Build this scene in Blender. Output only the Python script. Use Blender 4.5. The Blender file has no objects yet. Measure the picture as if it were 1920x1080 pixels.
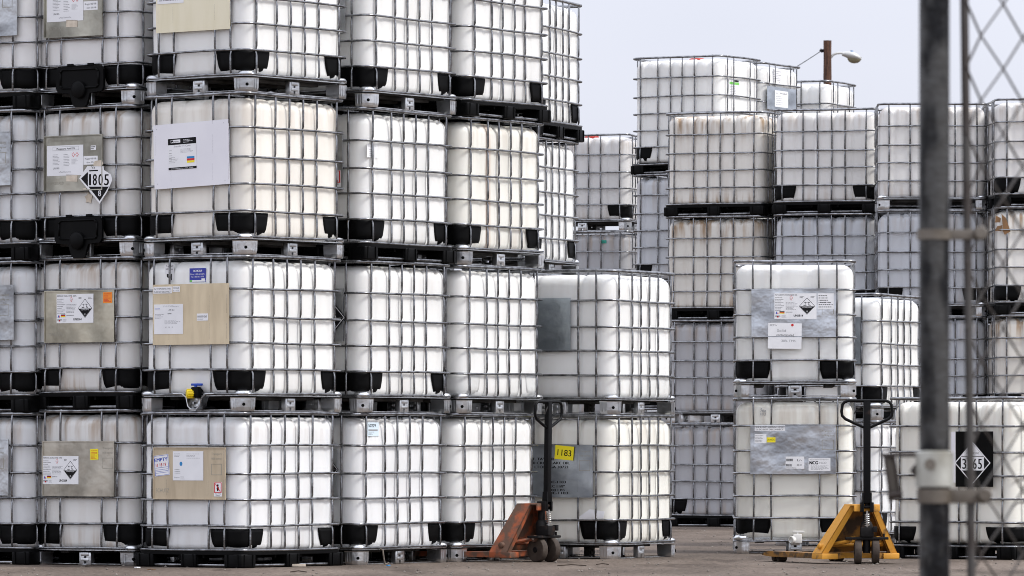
import bpy, bmesh, math, random
from mathutils import Vector, Matrix
R = math.radians
rnd = random.Random(7)

# ------------------------------------------------------------------ camera
sc = bpy.context.scene
F, CX, HY, CAMH = 10120.0, 960.0, 843.0, 0.88      # focal length in photo pixels, centre x, horizon y, eye height
cam_d = bpy.data.cameras.new('camera'); cam = bpy.data.objects.new('camera', cam_d)
sc.collection.objects.link(cam); sc.camera = cam
cam.location = (0, 0, CAMH); cam.rotation_euler = (R(90), 0, 0)
cam_d.sensor_width = 36; cam_d.lens = F / 1920 * 36
cam_d.shift_y = (HY - 540) / 1920
cam_d.clip_start = 0.5; cam_d.clip_end = 4000
cam_d.dof.use_dof = True; cam_d.dof.focus_distance = 43.5; cam_d.dof.aperture_fstop = 14.0

# ------------------------------------------------------------------ world
SUN_EL, SUN_AZ = 47.0, 74.0          # azimuth measured from straight behind the camera towards the right
w = bpy.data.worlds.new('World'); sc.world = w; w.use_nodes = True
nt = w.node_tree; nt.nodes.clear()
def N(t, **k):
    n = nt.nodes.new(t)
    for a, b in k.items(): setattr(n, a, b)
    return n
out = N('ShaderNodeOutputWorld'); bg = N('ShaderNodeBackground'); bg.inputs['Strength'].default_value = 0.1
sky = N('ShaderNodeTexSky', sky_type='NISHITA'); sky.sun_disc = False
sky.sun_elevation = R(SUN_EL); sky.sun_rotation = R(180 - SUN_AZ); sky.air_density = 1.0; sky.dust_density = 4.0
tc = N('ShaderNodeTexCoord'); sep = N('ShaderNodeSeparateXYZ'); nt.links.new(tc.outputs['Generated'], sep.inputs[0])
mr = N('ShaderNodeMapRange'); mr.inputs[1].default_value = 0.0; mr.inputs[2].default_value = 1.0
mr.inputs[3].default_value = 1.0; mr.inputs[4].default_value = 2.7
nt.links.new(sep.outputs['Z'], mr.inputs[0])
noi = N('ShaderNodeTexNoise'); noi.inputs['Scale'].default_value = 6.0; noi.inputs['Detail'].default_value = 3
mp = N('ShaderNodeMapping'); mp.inputs['Scale'].default_value = (1, 1, 3)
nt.links.new(tc.outputs['Generated'], mp.inputs[0]); nt.links.new(mp.outputs[0], noi.inputs[0])
cr = N('ShaderNodeValToRGB'); cr.color_ramp.elements[0].position = .3; cr.color_ramp.elements[1].position = .7
cr.color_ramp.elements[0].color = (4.02, 4.16, 4.74, 1); cr.color_ramp.elements[1].color = (4.34, 4.46, 5.02, 1)
nt.links.new(noi.outputs[0], cr.inputs[0])
mul = N('ShaderNodeVectorMath', operation='SCALE'); nt.links.new(cr.outputs[0], mul.inputs[0]); nt.links.new(mr.outputs[0], mul.inputs['Scale'])
mix = N('ShaderNodeMix', data_type='RGBA'); mix.inputs[0].default_value = 0.93
nt.links.new(sky.outputs[0], mix.inputs[6]); nt.links.new(mul.outputs[0], mix.inputs[7])
nt.links.new(mix.outputs[2], bg.inputs[0]); nt.links.new(bg.outputs[0], out.inputs[0])

# ------------------------------------------------------------------ sun
sl = bpy.data.lights.new('sun', 'SUN'); sl.energy = 1.5; sl.angle = R(13); sl.color = (1, .975, .94)
so = bpy.data.objects.new('sun', sl); sc.collection.objects.link(so)
to_sun = Vector((math.sin(R(SUN_AZ)) * math.cos(R(SUN_EL)), -math.cos(R(SUN_AZ)) * math.cos(R(SUN_EL)), math.sin(R(SUN_EL))))
so.rotation_euler = to_sun.to_track_quat('Z', 'Y').to_euler(); so.location = to_sun * 60
sc.view_settings.view_transform = 'Standard'; sc.view_settings.look = 'None'
sc.view_settings.exposure = 0.85
sc.cycles.filter_width = 0.95; sc.view_settings.gamma = 1.0

# ------------------------------------------------------------------ materials
MATS = {}
def mat(name, col, rough=.6, metal=0., noise=None, bump=None, tint=False, spec=None, extra=None):
    """noise=(scale, colour2, lo, hi[, stretch]) mottles the base colour; bump=(scale, strength)"""
    if name in MATS: return MATS[name]
    m = bpy.data.materials.new(name); m.use_nodes = True; t = m.node_tree
    b = t.nodes['Principled BSDF']
    b.inputs['Roughness'].default_value = rough; b.inputs['Metallic'].default_value = metal
    if spec is not None: b.inputs['Specular IOR Level'].default_value = spec
    c = t.nodes.new('ShaderNodeRGB'); c.outputs[0].default_value = (*col, 1); src = c.outputs[0]
    tcn = t.nodes.new('ShaderNodeTexCoord'); oi = t.nodes.new('ShaderNodeObjectInfo')
    add = t.nodes.new('ShaderNodeVectorMath'); add.operation = 'ADD'
    sc_ = t.nodes.new('ShaderNodeMath'); sc_.operation = 'MULTIPLY'; sc_.inputs[1].default_value = 37.0
    t.links.new(oi.outputs['Random'], sc_.inputs[0]); t.links.new(tcn.outputs['Object'], add.inputs[0]); t.links.new(sc_.outputs[0], add.inputs[1])
    if noise:
        s, c2, lo, hi = noise[:4]
        mpn = t.nodes.new('ShaderNodeMapping'); mpn.inputs['Scale'].default_value = noise[4] if len(noise) > 4 else (1, 1, 1)
        t.links.new(add.outputs[0], mpn.inputs[0])
        n = t.nodes.new('ShaderNodeTexNoise'); n.inputs['Scale'].default_value = s; n.inputs['Detail'].default_value = 5
        t.links.new(mpn.outputs[0], n.inputs[0])
        rp = t.nodes.new('ShaderNodeMapRange'); rp.inputs[1].default_value = lo; rp.inputs[2].default_value = hi
        t.links.new(n.outputs[0], rp.inputs[0])
        mx = t.nodes.new('ShaderNodeMix'); mx.data_type = 'RGBA'
        t.links.new(rp.outputs[0], mx.inputs[0]); t.links.new(src, mx.inputs[6]); mx.inputs[7].default_value = (*c2, 1)
        src = mx.outputs[2]
    if tint:
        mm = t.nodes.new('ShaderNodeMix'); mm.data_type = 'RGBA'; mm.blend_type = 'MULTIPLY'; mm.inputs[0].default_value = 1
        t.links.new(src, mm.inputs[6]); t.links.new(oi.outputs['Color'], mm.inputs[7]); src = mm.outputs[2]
    if extra: src = extra(t, src, add, tcn, oi, b)
    t.links.new(src, b.inputs['Base Color'])
    if bump:
        n2 = t.nodes.new('ShaderNodeTexNoise'); n2.inputs['Scale'].default_value = bump[0]; n2.inputs['Detail'].default_value = 4
        bp = t.nodes.new('ShaderNodeBump'); bp.inputs['Strength'].default_value = bump[1]; bp.inputs['Distance'].default_value = bump[2] if len(bump) > 2 else .01
        t.links.new(add.outputs[0], n2.inputs[0]); t.links.new(n2.outputs[0], bp.inputs['Height']); t.links.new(bp.outputs[0], b.inputs['Normal'])
    MATS[name] = m; return m

def hdpe_extra(t, src, add, tcn, oi, b):
    # brown grime that ran down from the shoulder and settled at the foot; amount = object colour alpha
    L = t.links.new
    sp = t.nodes.new('ShaderNodeSeparateXYZ'); L(tcn.outputs['Object'], sp.inputs[0])
    mp_ = t.nodes.new('ShaderNodeMapping'); mp_.inputs['Scale'].default_value = (9, 9, .9); L(add.outputs[0], mp_.inputs[0])
    n = t.nodes.new('ShaderNodeTexNoise'); n.inputs['Scale'].default_value = 1.6; n.inputs['Detail'].default_value = 4; L(mp_.outputs[0], n.inputs[0])
    def rng(a, b_, c, d, s):
        r_ = t.nodes.new('ShaderNodeMapRange'); r_.interpolation_type = 'SMOOTHSTEP'
        for i, v in enumerate((a, b_, c, d)): r_.inputs[i + 1].default_value = v
        L(s, r_.inputs[0]); return r_.outputs[0]
    def mth(op, a, b_):
        r_ = t.nodes.new('ShaderNodeMath'); r_.operation = op
        for i, v in enumerate((a, b_)):
            if isinstance(v, (int, float)): r_.inputs[i].default_value = v
            else: L(v, r_.inputs[i])
        return r_.outputs[0]
    top = rng(.78, 1.12, 0, 1, sp.outputs['Z']); bot = rng(.36, .14, 0, .8, sp.outputs['Z'])
    band = mth('ADD', top, bot)
    streak = rng(.42, .72, .0, 1, n.outputs[0])
    al = mth('MULTIPLY', mth('ADD', mth('MULTIPLY', band, streak), mth('MULTIPLY', streak, .12)), oi.outputs['Alpha'])
    mx = t.nodes.new('ShaderNodeMix'); mx.data_type = 'RGBA'; mx.clamp_factor = True
    L(al, mx.inputs[0]); L(src, mx.inputs[6]); mx.inputs[7].default_value = (.36, .26, .17, 1)
    return mx.outputs[2]
M_HDPE = mat('translucent_white_plastic', (.81, .808, .78), .38, noise=(2.5, (.73, .725, .70), .45, .75, (1, 1, .4)), bump=(9, .25, .006), tint=True, spec=.35, extra=hdpe_extra)
M_GALV = mat('galvanised_tube', (.30, .305, .315), .26, .95, noise=(16, (.11, .11, .115), .42, .66), bump=(70, .15))
M_ZINC = mat('galvanised_sheet', (.56, .57, .58), .27, .95, noise=(5, (.36, .365, .375), .42, .62), bump=(14, .6, .010))
M_FOOT = mat('shiny_zinc_foot', (.70, .71, .72), .28, .95, noise=(4, (.48, .49, .50), .45, .6), bump=(9, .5, .012))
M_ZUN = mat('shaded_dirty_zinc', (.10, .095, .09), .7, .5, noise=(6, (.05, .045, .04), .4, .6))  # shade under the deck put into the colour, over dirty zinc
M_PLATE = mat('nameplate_steel', (.58, .595, .61), .30, .9, noise=(2.6, (.30, .31, .325), .40, .62, (1, 1, 1.6)), bump=(3.2, .6, .04), tint=True)
M_TAN = mat('aged_plate', (.53, .44, .31), .55, .25, noise=(5, (.43, .35, .24), .4, .7, (3, 3, .6)), bump=(3, .3, .02), tint=True)
M_CREAM = mat('cream_plate', (.78, .72, .54), .6, noise=(4, (.72, .66, .47), .4, .7, (3, 3, .6)), tint=True)
M_BOARD = mat('white_board', (.78, .77, .80), .6, noise=(2.4, (.72, .71, .75), .4, .7), tint=True)
M_BLK = mat('black_plastic', (.0015, .0015, .0016), .5, noise=(8, (.004, .004, .0042), .5, .75), bump=(12, .3, .004), spec=.10)
M_HOLE = mat('foot_recess', (.004, .004, .004), .9, spec=.05)
M_INK = mat('black_ink', (.012, .012, .013), .7, spec=.1)
M_GREY = mat('grey_ink', (.30, .30, .31), .7, spec=.1)
M_EMB = mat('stamped_mark', (.30, .28, .23), .6)
M_PAPER = mat('paper', (.80, .80, .81), .6, noise=(6, (.73, .73, .74), .4, .7))
M_TORN = mat('torn_paper', (.66, .58, .47), .8, noise=(14, (.45, .38, .30), .4, .7))
M_RED = mat('red_ink', (.60, .02, .02), .6); M_BLUE = mat('blue_ink', (.02, .06, .42), .6)
M_NAVY = mat('navy_ink', (.03, .04, .32), .6); M_ORG = mat('orange_sticker', (.85, .25, .02), .6)
M_YEL = mat('yellow_sticker', (.86, .72, .01), .55); M_GRN = mat('green_ink', (.18, .55, .10), .6)
M_CYAN = mat('blue_dot', (.02, .22, .50), .6); M_PALEB = mat('pale_blue_label', (.62, .72, .78), .6)
M_REDCAP = mat('red_cap_plastic', (.38, .02, .008), .5)
M_YCAP = mat('yellow_cap_plastic', (.85, .62, .0), .4); M_BLEV = mat('blue_lever_plastic', (.01, .06, .40), .35)
M_WVAL = mat('white_valve_plastic', (.74, .73, .69), .4)
M_TEAL = mat('teal_sticker', (.02, .30, .22), .6)
_p = M_HDPE.node_tree.nodes['Principled BSDF']; _p.inputs['Subsurface Weight'].default_value = .55; _p.inputs['Subsurface Radius'].default_value = (1, .95, .9); _p.inputs['Subsurface Scale'].default_value = .05
def rust(name, base, rc, lo, hi, rough=.55):
    return mat(name, base, rough, noise=(11, rc, lo, hi), bump=(40, .35, .004))
M_ORJ = rust('rusty_orange_paint', (.34, .080, .026), (.11, .058, .036), .38, .54, .65)
M_YEJ = rust('chipped_yellow_paint', (.62, .29, .03), (.20, .10, .03), .56, .68, .6)
M_YEU = rust('dirty_shaded_yellow_paint', (.30, .14, .02), (.05, .03, .015), .42, .58, .7)  # dirt on the forks; its dark tone also stands in for back-plate shadow
M_IRON = rust('greasy_iron', (.010, .009, .009), (.045, .028, .02), .58, .75, .55)
M_HAND = rust('black_handle_paint', (.003, .003, .0035), (.03, .018, .014), .66, .8, .5)
for m_ in (M_IRON, M_HAND): m_.node_tree.nodes['Principled BSDF'].inputs['Specular IOR Level'].default_value = .14
M_STEEL = mat('bare_steel', (.45, .44, .42), .35, .9, noise=(30, (.2, .15, .1), .5, .7))
M_TYRE = mat('brown_wheel', (.035, .023, .016), .8, noise=(18, (.06, .044, .032), .4, .7), bump=(30, .3))
M_POST = mat('weathered_gate_pipe', (.070, .069, .066), .34, .5, noise=(12, (.006, .006, .007), .42, .53, (1.3, 1.3, .45)), bump=(40, .5, .005))
M_BAND = mat('zinc_band', (.50, .50, .45), .5, .5, noise=(9, (.27, .25, .20), .4, .65), bump=(18, .3))
M_WIRE = mat('dull_fence_wire', (.075, .070, .065), .6, .3, noise=(9, (.045, .035, .03), .4, .65))
M_FIT = mat('stained_fitting', (.165, .145, .12), .55, .4, noise=(9, (.09, .07, .05), .4, .65), bump=(22, .4))
M_LATCH = mat('dark_latch_steel', (.045, .035, .03), .5, .4, noise=(9, (.12, .09, .08), .5, .65))
M_WOOD = mat('old_pole_wood', (.115, .052, .028), .85, noise=(3.2, (.035, .017, .011), .40, .62, (9, 9, .7)), bump=(12, .6, .03))
M_LAMP = mat('lamp_housing', (.55, .55, .52), .45, .2, noise=(3, (.42, .42, .40), .4, .7)); M_LENS = mat('lamp_lens', (.22, .20, .13), .25)
M_BOLT = mat('photocell_blue', (.20, .32, .50), .4)
M_CARD = mat('brown_cardboard', (.23, .12, .05), .85, noise=(9, (.14, .08, .04), .4, .7))
M_STONE = mat('gravel_stone', (.20, .175, .15), .9, noise=(4, (.10, .085, .07), .4, .6))
M_TWIG = mat('dark_twig', (.05, .035, .025), .9)

# ground: worn dusty asphalt
M_TANM = mat('tarnished_plate', (.56, .52, .42), .36, .8, noise=(2.6, (.27, .25, .20), .38, .64, (1.5, 1.5, 1)), bump=(3, .5, .03), tint=True)
def ground_mat():
    m = bpy.data.materials.new('dusty_asphalt'); m.use_nodes = True; t = m.node_tree; L = t.links.new
    b = t.nodes['Principled BSDF']; b.inputs['Roughness'].default_value = .92; b.inputs['Specular IOR Level'].default_value = .2
    tcn = t.nodes.new('ShaderNodeTexCoord')
    def noise(scale, stretch, det=6):
        mp_ = t.nodes.new('ShaderNodeMapping'); mp_.inputs['Scale'].default_value = stretch; L(tcn.outputs['Object'], mp_.inputs[0])
        n = t.nodes.new('ShaderNodeTexNoise'); n.inputs['Scale'].default_value = scale; n.inputs['Detail'].default_value = det
        n.inputs['Roughness'].default_value = .62; L(mp_.outputs[0], n.inputs[0]); return n.outputs[0]
    def ramp(s, *st):
        r_ = t.nodes.new('ShaderNodeValToRGB'); e = r_.color_ramp.elements
        e[0].position, e[0].color = st[0][0], (*st[0][1], 1); e[1].position, e[1].color = st[-1][0], (*st[-1][1], 1)
        for p, c in st[1:-1]: q = e.new(p); q.color = (*c, 1)
        L(s, r_.inputs[0]); return r_.outputs[0]
    a = ramp(noise(.9, (1, .35, 1)), (.32, (.085, .067, .053)), (.5, (.128, .101, .081)), (.68, (.18, .145, .117)))
    d = ramp(noise(26, (1, .5, 1), 8), (.36, (.45, .43, .40)), (.5, (.95, .95, .95)), (.66, (1.25, 1.22, 1.2)))
    mx = t.nodes.new('ShaderNodeMix'); mx.data_type = 'RGBA'; mx.blend_type = 'MULTIPLY'; mx.inputs[0].default_value = .85
    L(a, mx.inputs[6]); L(d, mx.inputs[7])
    oil = ramp(noise(1.7, (1, .28, 1), 3), (.56, (1, 1, 1)), (.68, (.50, .47, .45)))
    m2 = t.nodes.new('ShaderNodeMix'); m2.data_type = 'RGBA'; m2.blend_type = 'MULTIPLY'; m2.inputs[0].default_value = .8
    L(mx.outputs[2], m2.inputs[6]); L(oil, m2.inputs[7]); L(m2.outputs[2], b.inputs['Base Color'])
    bp = t.nodes.new('ShaderNodeBump'); bp.inputs['Strength'].default_value = .5; bp.inputs['Distance'].default_value = .02
    L(noise(30, (1, .8, 1), 8), bp.inputs['Height']); L(bp.outputs[0], b.inputs['Normal'])
    return m

# ------------------------------------------------------------------ mesh helpers
class MB:
    def __init__(s): s.v = []; s.f = []; s.m = []; s.s = []; s.mats = []
    def mi(s, m):
        if m not in s.mats: s.mats.append(m)
        return s.mats.index(m)
    def add(s, vs, fs, m, smooth=False, X=None):
        o = len(s.v); k = s.mi(m)
        for p in vs:
            p = Vector(p); s.v.append(X @ p if X else p)
        for f in fs: s.f.append([o + i for i in f]); s.m.append(k); s.s.append(smooth)
        return s
    def box(s, lo, hi, m, c=0., X=None):
        lo, hi = Vector(lo), Vector(hi)
        if c <= 0:
            vs = [(x, y, z) for x in (lo.x, hi.x) for y in (lo.y, hi.y) for z in (lo.z, hi.z)]
            fs = [(0, 1, 3, 2), (4, 6, 7, 5), (0, 4, 5, 1), (2, 3, 7, 6), (0, 2, 6, 4), (1, 5, 7, 3)]
            return s.add(vs, fs, m, X=X)
        bm = bmesh.new(); bmesh.ops.create_cube(bm, size=1); d = hi - lo; ce = (hi + lo) / 2
        for v in bm.verts: v.co = Vector((v.co.x * d.x, v.co.y * d.y, v.co.z * d.z)) + ce
        bmesh.ops.bevel(bm, geom=bm.edges[:], offset=min(c, min(d) * .45), segments=2, affect='EDGES', profile=.6)
        bm.verts.index_update()
        s.add([v.co.copy() for v in bm.verts], [[v.index for v in f.verts] for f in bm.faces], m, True, X); bm.free(); return s
    def prism(s, poly, h0, h1, m, X=None, c=0.):
        """poly in the local xy plane, extruded along z"""
        n = len(poly)
        vs = [(p[0], p[1], h0) for p in poly] + [(p[0], p[1], h1) for p in poly]
        fs = [list(range(n))[::-1], list(range(n, 2 * n))] + [(i, (i + 1) % n, n + (i + 1) % n, n + i) for i in range(n)]
        return s.add(vs, fs, m, False, X)
    def tube(s, pts, r, m, n=8, closed=False, X=None, cap=True, rr=None):
        P = [Vector(p) for p in pts]; k = len(P); vs = []; up = None
        for i, p in enumerate(P):
            a = P[(i - 1) % k] if (closed or i) else p; b = P[(i + 1) % k] if (closed or i < k - 1) else p
            t = (b - a).normalized()
            if up is None:
                up = Vector((0, 0, 1)) if abs(t.z) < .8 else Vector((0, 1, 0))
            u = (up - t * up.dot(t)).normalized(); up = u; w_ = t.cross(u)
            q = rr[i] if rr else r
            qu, qw = q if isinstance(q, tuple) else (q, q)
            for j in range(n):
                an = 2 * math.pi * j / n; vs.append(p + u * (math.cos(an) * qu) + w_ * (math.sin(an) * qw))
        fs = []
        for i in range(k if closed else k - 1):
            for j in range(n):
                a0 = i * n + j; a1 = i * n + (j + 1) % n; b0 = ((i + 1) % k) * n + j; b1 = ((i + 1) % k) * n + (j + 1) % n
                fs.append((a0, a1, b1, b0))
        if cap and not closed: fs += [list(range(n))[::-1], [(k - 1) * n + j for j in range(n)]]
        return s.add(vs, fs, m, True, X)
    def lathe(s, prof, m, n=24, X=None):
        """prof: (radius, z) pairs; closed at both ends"""
        vs = []; fs = []
        for r_, z in prof:
            for j in range(n): a = 2 * math.pi * j / n; vs.append((r_ * math.cos(a), r_ * math.sin(a), z))
        k = len(prof)
        for i in range(k - 1):
            for j in range(n): fs.append((i * n + j, i * n + (j + 1) % n, (i + 1) * n + (j + 1) % n, (i + 1) * n + j))
        fs += [list(range(n))[::-1], [(k - 1) * n + j for j in range(n)]]
        return s.add(vs, fs, m, True, X)
    def shell(s, A, B, m):
        """A, B: equal grids [row][col] of points; a closed sheet between them"""
        nr, nc = len(A), len(A[0]); vs = [p for r_ in A for p in r_] + [p for r_ in B for p in r_]; o = nr * nc
        fs = []
        for i in range(nr - 1):
            for j in range(nc - 1):
                a = i * nc + j; fs.append((a, a + 1, a + nc + 1, a + nc)); fs.append((o + a, o + a + nc, o + a + nc + 1, o + a + 1))
        rim = [j for j in range(nc)] + [i * nc + nc - 1 for i in range(1, nr)] + [(nr - 1) * nc + j for j in range(nc - 2, -1, -1)] + [i * nc for i in range(nr - 2, 0, -1)]
        for i in range(len(rim)): a, b = rim[i], rim[(i + 1) % len(rim)]; fs.append((a, o + a, o + b, b))
        return s.add(vs, fs, m, True)
    def mesh(s, name):
        me = bpy.data.meshes.new(name); me.from_pydata([tuple(p) for p in s.v], [], s.f)
        for m in s.mats: me.materials.append(m)
        me.polygons.foreach_set('material_index', s.m); me.polygons.foreach_set('use_smooth', s.s); me.update()
        bm = bmesh.new(); bm.from_mesh(me); bmesh.ops.recalc_face_normals(bm, faces=bm.faces[:]); bm.to_mesh(me); bm.free()
        return me
    def build(s, name, parent=None, sharp=True):
        me = s.mesh(name)
        if sharp: me.set_sharp_from_angle(angle=R(40))
        return link(name, me, parent)
def link(name, me, parent=None):
    o = bpy.data.objects.new(name, me); sc.collection.objects.link(o)
    if parent: o.parent = parent
    return o
def tag(o, label=None, cat=None, group=None, kind=None):
    for k, v in (('label', label), ('category', cat), ('group', group), ('kind', kind)):
        if v: o[k] = v
    return o
def empty(name, loc, rz=0., label=None, cat=None, group=None):
    o = bpy.data.objects.new(name, None); sc.collection.objects.link(o); o.location = loc; o.rotation_euler = (0, 0, rz)
    o.empty_display_size = .2
    return tag(o, label, cat, group)

_tx = {}
def textgeo(s):
    if s not in _tx:
        cu = bpy.data.curves.new('writing', 'FONT'); cu.body = s; cu.size = 1; cu.resolution_u = 3; cu.align_x = 'LEFT'
        ob = bpy.data.objects.new('writing', cu); sc.collection.objects.link(ob)
        dg = bpy.context.evaluated_depsgraph_get(); me = bpy.data.meshes.new_from_object(ob.evaluated_get(dg))
        vs = [v.co.copy() for v in me.vertices]; fs = [list(p.vertices) for p in me.polygons]
        bpy.data.objects.remove(ob); bpy.data.curves.remove(cu); bpy.data.meshes.remove(me)
        if vs:
            x0 = min(v.x for v in vs); x1 = max(v.x for v in vs); y0 = min(v.y for v in vs); y1 = max(v.y for v in vs)
        else: x0 = y0 = 0; x1 = y1 = 1
        _tx[s] = (vs, fs, x0, x1, y0, y1)
    return _tx[s]
class Face:
    """a flat frame: u to the right, v up, w outwards, in an object's own coordinates"""
    def __init__(s, X, tilt=0., c=(0, 0)):
        s.X = X @ Matrix.Translation((c[0], c[1], 0)) @ Matrix.Rotation(tilt, 4, 'Z') @ Matrix.Translation((-c[0], -c[1], 0))
    def rect(s, mb, u0, v0, u1, v1, w0, w1, m, c=0): mb.box((u0, v0, w0), (u1, v1, w1), m, c, s.X); return mb
    def poly(s, mb, pts, w0, w1, m): mb.prism(pts, w0, w1, m, s.X); return mb
    def text(s, mb, st, u, v, h, m, w, width=None, bold=0., just='L'):
        """writing with its letters h high, starting at u, v; squeezed or stretched to width"""
        vs, fs, x0, x1, y0, y1 = textgeo(st)
        k = h / .72; kx = (width / (x1 - x0)) if width else k
        W = kx * (x1 - x0); off = {'L': 0, 'C': -W / 2, 'R': -W}[just]
        for d in ((0,) if not bold else (-bold, 0, bold)):
            mb.add([(u + off + (p.x - x0) * kx + d, v + p.y * k, w + abs(d) * .02) for p in vs], fs, m, False, s.X)
        return mb
    def lines(s, mb, u0, v0, u1, v1, n, m, w, rg, th=.35):
        """small print too small to read: broken dashes"""
        dv = (v1 - v0) / n
        for i in range(n):
            v = v1 - (i + .5) * dv; u = u0; end = u0 + (u1 - u0) * rg.uniform(.55, 1)
            while u < end:
                l = (u1 - u0) * rg.uniform(.05, .16)
                mb.add([(u, v - dv * th / 2, w), (min(u + l, end), v - dv * th / 2, w), (min(u + l, end), v + dv * th / 2, w), (u, v + dv * th / 2, w)], [(0, 1, 2, 3)], m, False, s.X)
                u += l + (u1 - u0) * .03
        return mb

# ------------------------------------------------------------------ the setting
g = MB(); nx, ny = 48, 60
xs = [-400 + 800 * i / nx for i in range(nx + 1)]; ys = [-30 + 830 * (i / ny) ** 1.6 for i in range(ny + 1)]
g.add([(x, y, 0) for y in ys for x in xs], [(j * (nx + 1) + i, j * (nx + 1) + i + 1, (j + 1) * (nx + 1) + i + 1, (j + 1) * (nx + 1) + i) for j in range(ny) for i in range(nx)], ground_mat())
tag(g.build('ground'), kind='structure')

# ------------------------------------------------------------------ totes
W2, L2 = .523, .61                      # half width (valve end) and half length
RS = {'S': ([.130, .312, .508, .700, .912], 1.165),
      'T': ([.108, .306, .497, .690, .885, 1.10], 1.345),
      'V': ([.108, .306, .497, .690, .885, 1.055], 1.345)}
def outline(a, b, r, grooves=None, step=None, nc=7):
    """rounded rectangle, counter-clockwise from the middle of -y; returns points, outward normals, groove weight"""
    pts = []
    def seg(p, q, nrm, gl):
        p, q = Vector(p), Vector(q); d = (q - p).length; ts = set([0., 1.])
        for c in gl:
            tpos = c
            for k in (-.032, -.02, -.009, 0, .009, .02, .032):
                tt = (tpos + k) / d + .5
                if 0 < tt < 1: ts.add(tt)
        if step:
            for i in range(1, int(d / step)): ts.add(i * step / d)
        for tt in sorted(ts)[:-1]:
            l = (tt - .5) * d; gw = max([0] + [max(0, 1 - (abs(l - c) / .032) ** 2) for c in gl])
            pts.append((p.lerp(q, tt), Vector(nrm), gw))
    def arc(c, a0):
        for i in range(nc):
            t = R(a0 + 90 * i / nc); n = Vector((math.cos(t), math.sin(t))); pts.append((Vector(c) + n * r, n, 0))
    gx, gy = grooves or ([], [])
    seg((-a + r, -b), (a - r, -b), (0, -1), gx); arc((a - r, -b + r), -90)
    seg((a, -b + r), (a, b - r), (1, 0), gy); arc((a - r, b - r), 0)
    seg((a - r, b), (-a + r, b), (0, 1), gx); arc((-a + r, b - r), 90)
    seg((-a, b - r), (-a, -b + r), (-1, 0), gy); arc((-a + r, -b + r), 180)
    return pts

_cache = {}
def cached(key, fn):
    if key not in _cache: _cache[key] = fn()
    return _cache[key]
def bottle_mesh(H, v):
    rg = random.Random(v * 13 + int(H * 100))
    gy = [-.42, -.25, -.085, .085, .25, .42] if v != 2 else [-.33, -.11, .11, .33]
    gx = [-.2, .2] if v != 1 else [-.13, .13]
    ring = outline(W2 - .031, L2 - .031, .118, (gx, gy), .12)
    top, z0 = H - .042, .125; rt, rb = .092, .05
    rows = []
    for i in range(5): a = R(90 * i / 4); rows.append((z0 + rb * (1 - math.sin(a)), rb * (1 - math.cos(a)) if False else rb * (1 - math.sin(R(90) - a)) , 0))
    rows = [(z0 + rb * (1 - math.cos(R(90 * i / 4))), rb * (1 - math.sin(R(90 * i / 4)))) for i in range(5)]
    nz = 9
    rows += [(z0 + rb + (top - rt - z0 - rb) * i / nz, 0.) for i in range(1, nz)]
    rows += [(top - rt + rt * math.sin(R(90 * i / 7)), rt * (1 - math.cos(R(90 * i / 7)))) for i in range(8)]
    ph = [rg.uniform(0, 6.28) for _ in range(4)]
    mb = MB(); vs = []; n = len(ring)
    for z, ins in rows:
        tz = max(0, min(1, (z - (top - .20)) / .20)); bz = max(0, min(1, (z0 + .10 - z) / .10))
        for j, (p, nr, gw) in enumerate(ring):
            dep = gw * (.006 + .016 * tz ** 2 + .006 * bz) * (.45 if abs(nr.y) > .5 else 1)
            lump = .004 * math.sin(p.x * 7 + z * 5 + ph[0]) * math.sin(p.y * 6 - z * 4 + ph[1]) + .003 * math.sin(z * 11 + ph[2])
            q = p - nr * (ins + dep - lump)
            vs.append((q.x, q.y, z - gw * .010 * tz ** 2))
    k = len(rows); fs = [(i * n + j, i * n + (j + 1) % n, (i + 1) * n + (j + 1) % n, (i + 1) * n + j) for i in range(k - 1) for j in range(n)]
    c = len(vs); vs += [(0, 0, top + .004), (0, 0, z0)]
    fs += [((k - 1) * n + j, (k - 1) * n + (j + 1) % n, c) for j in range(n)] + [((j + 1) % n, j, c + 1) for j in range(n)]
    mb.add(vs, fs, M_HDPE, True); me = mb.mesh('bottle'); return me
FB = [-.354, -.2, .2, .354]; SB = [-.485, -.245, -.082, .082, .245, .485]
def bars_mesh(typ, H, v):
    rg = random.Random(v * 31 + 5); rails, _ = RS[typ]; k = H / RS[typ][1]; zs = [z * k for z in rails]
    mb = MB(); rb = .0088
    def bar(px, py, nx_, ny_):
        bend = rg.uniform(-.007, .007); lean = rg.uniform(-.004, .004); P = []; rr = []
        def put(z, inn, ru, rw):
            t = (z - zs[0]) / (H - zs[0]); l = bend * math.sin(math.pi * t) + lean * t
            P.append((px - nx_ * inn + ny_ * l, py - ny_ * inn + nx_ * l, z))
            rr.append((rw, ru) if abs(ny_) > .5 else (ru, rw))
        for i, z in enumerate(zs + [H]):
            if i: put(z - .045, .018, rb, rb); put(z - .030, .020, rb * .8, rb * .9); put(z - .014, .024, rb * 1.2, rb * .5)
            put(z, .022, rb * 1.15, rb * .55)
            if i < len(zs): put(z + .016, .021, rb * 1.1, rb * .6); put(z + .030, .018, rb, rb)
        # the tube helper starts from the y axis as "up": first radius runs along y
        mb.tube(P, rb, M_GALV, 6, rr=rr)
    for x in FB: bar(x, -W2 - .1, 0, -1); bar(x, W2 + .1, 0, 1)
    for y in SB: bar(W2, y, 1, 0); bar(-W2, y, -1, 0)
    return mb.mesh('cage')
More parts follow.
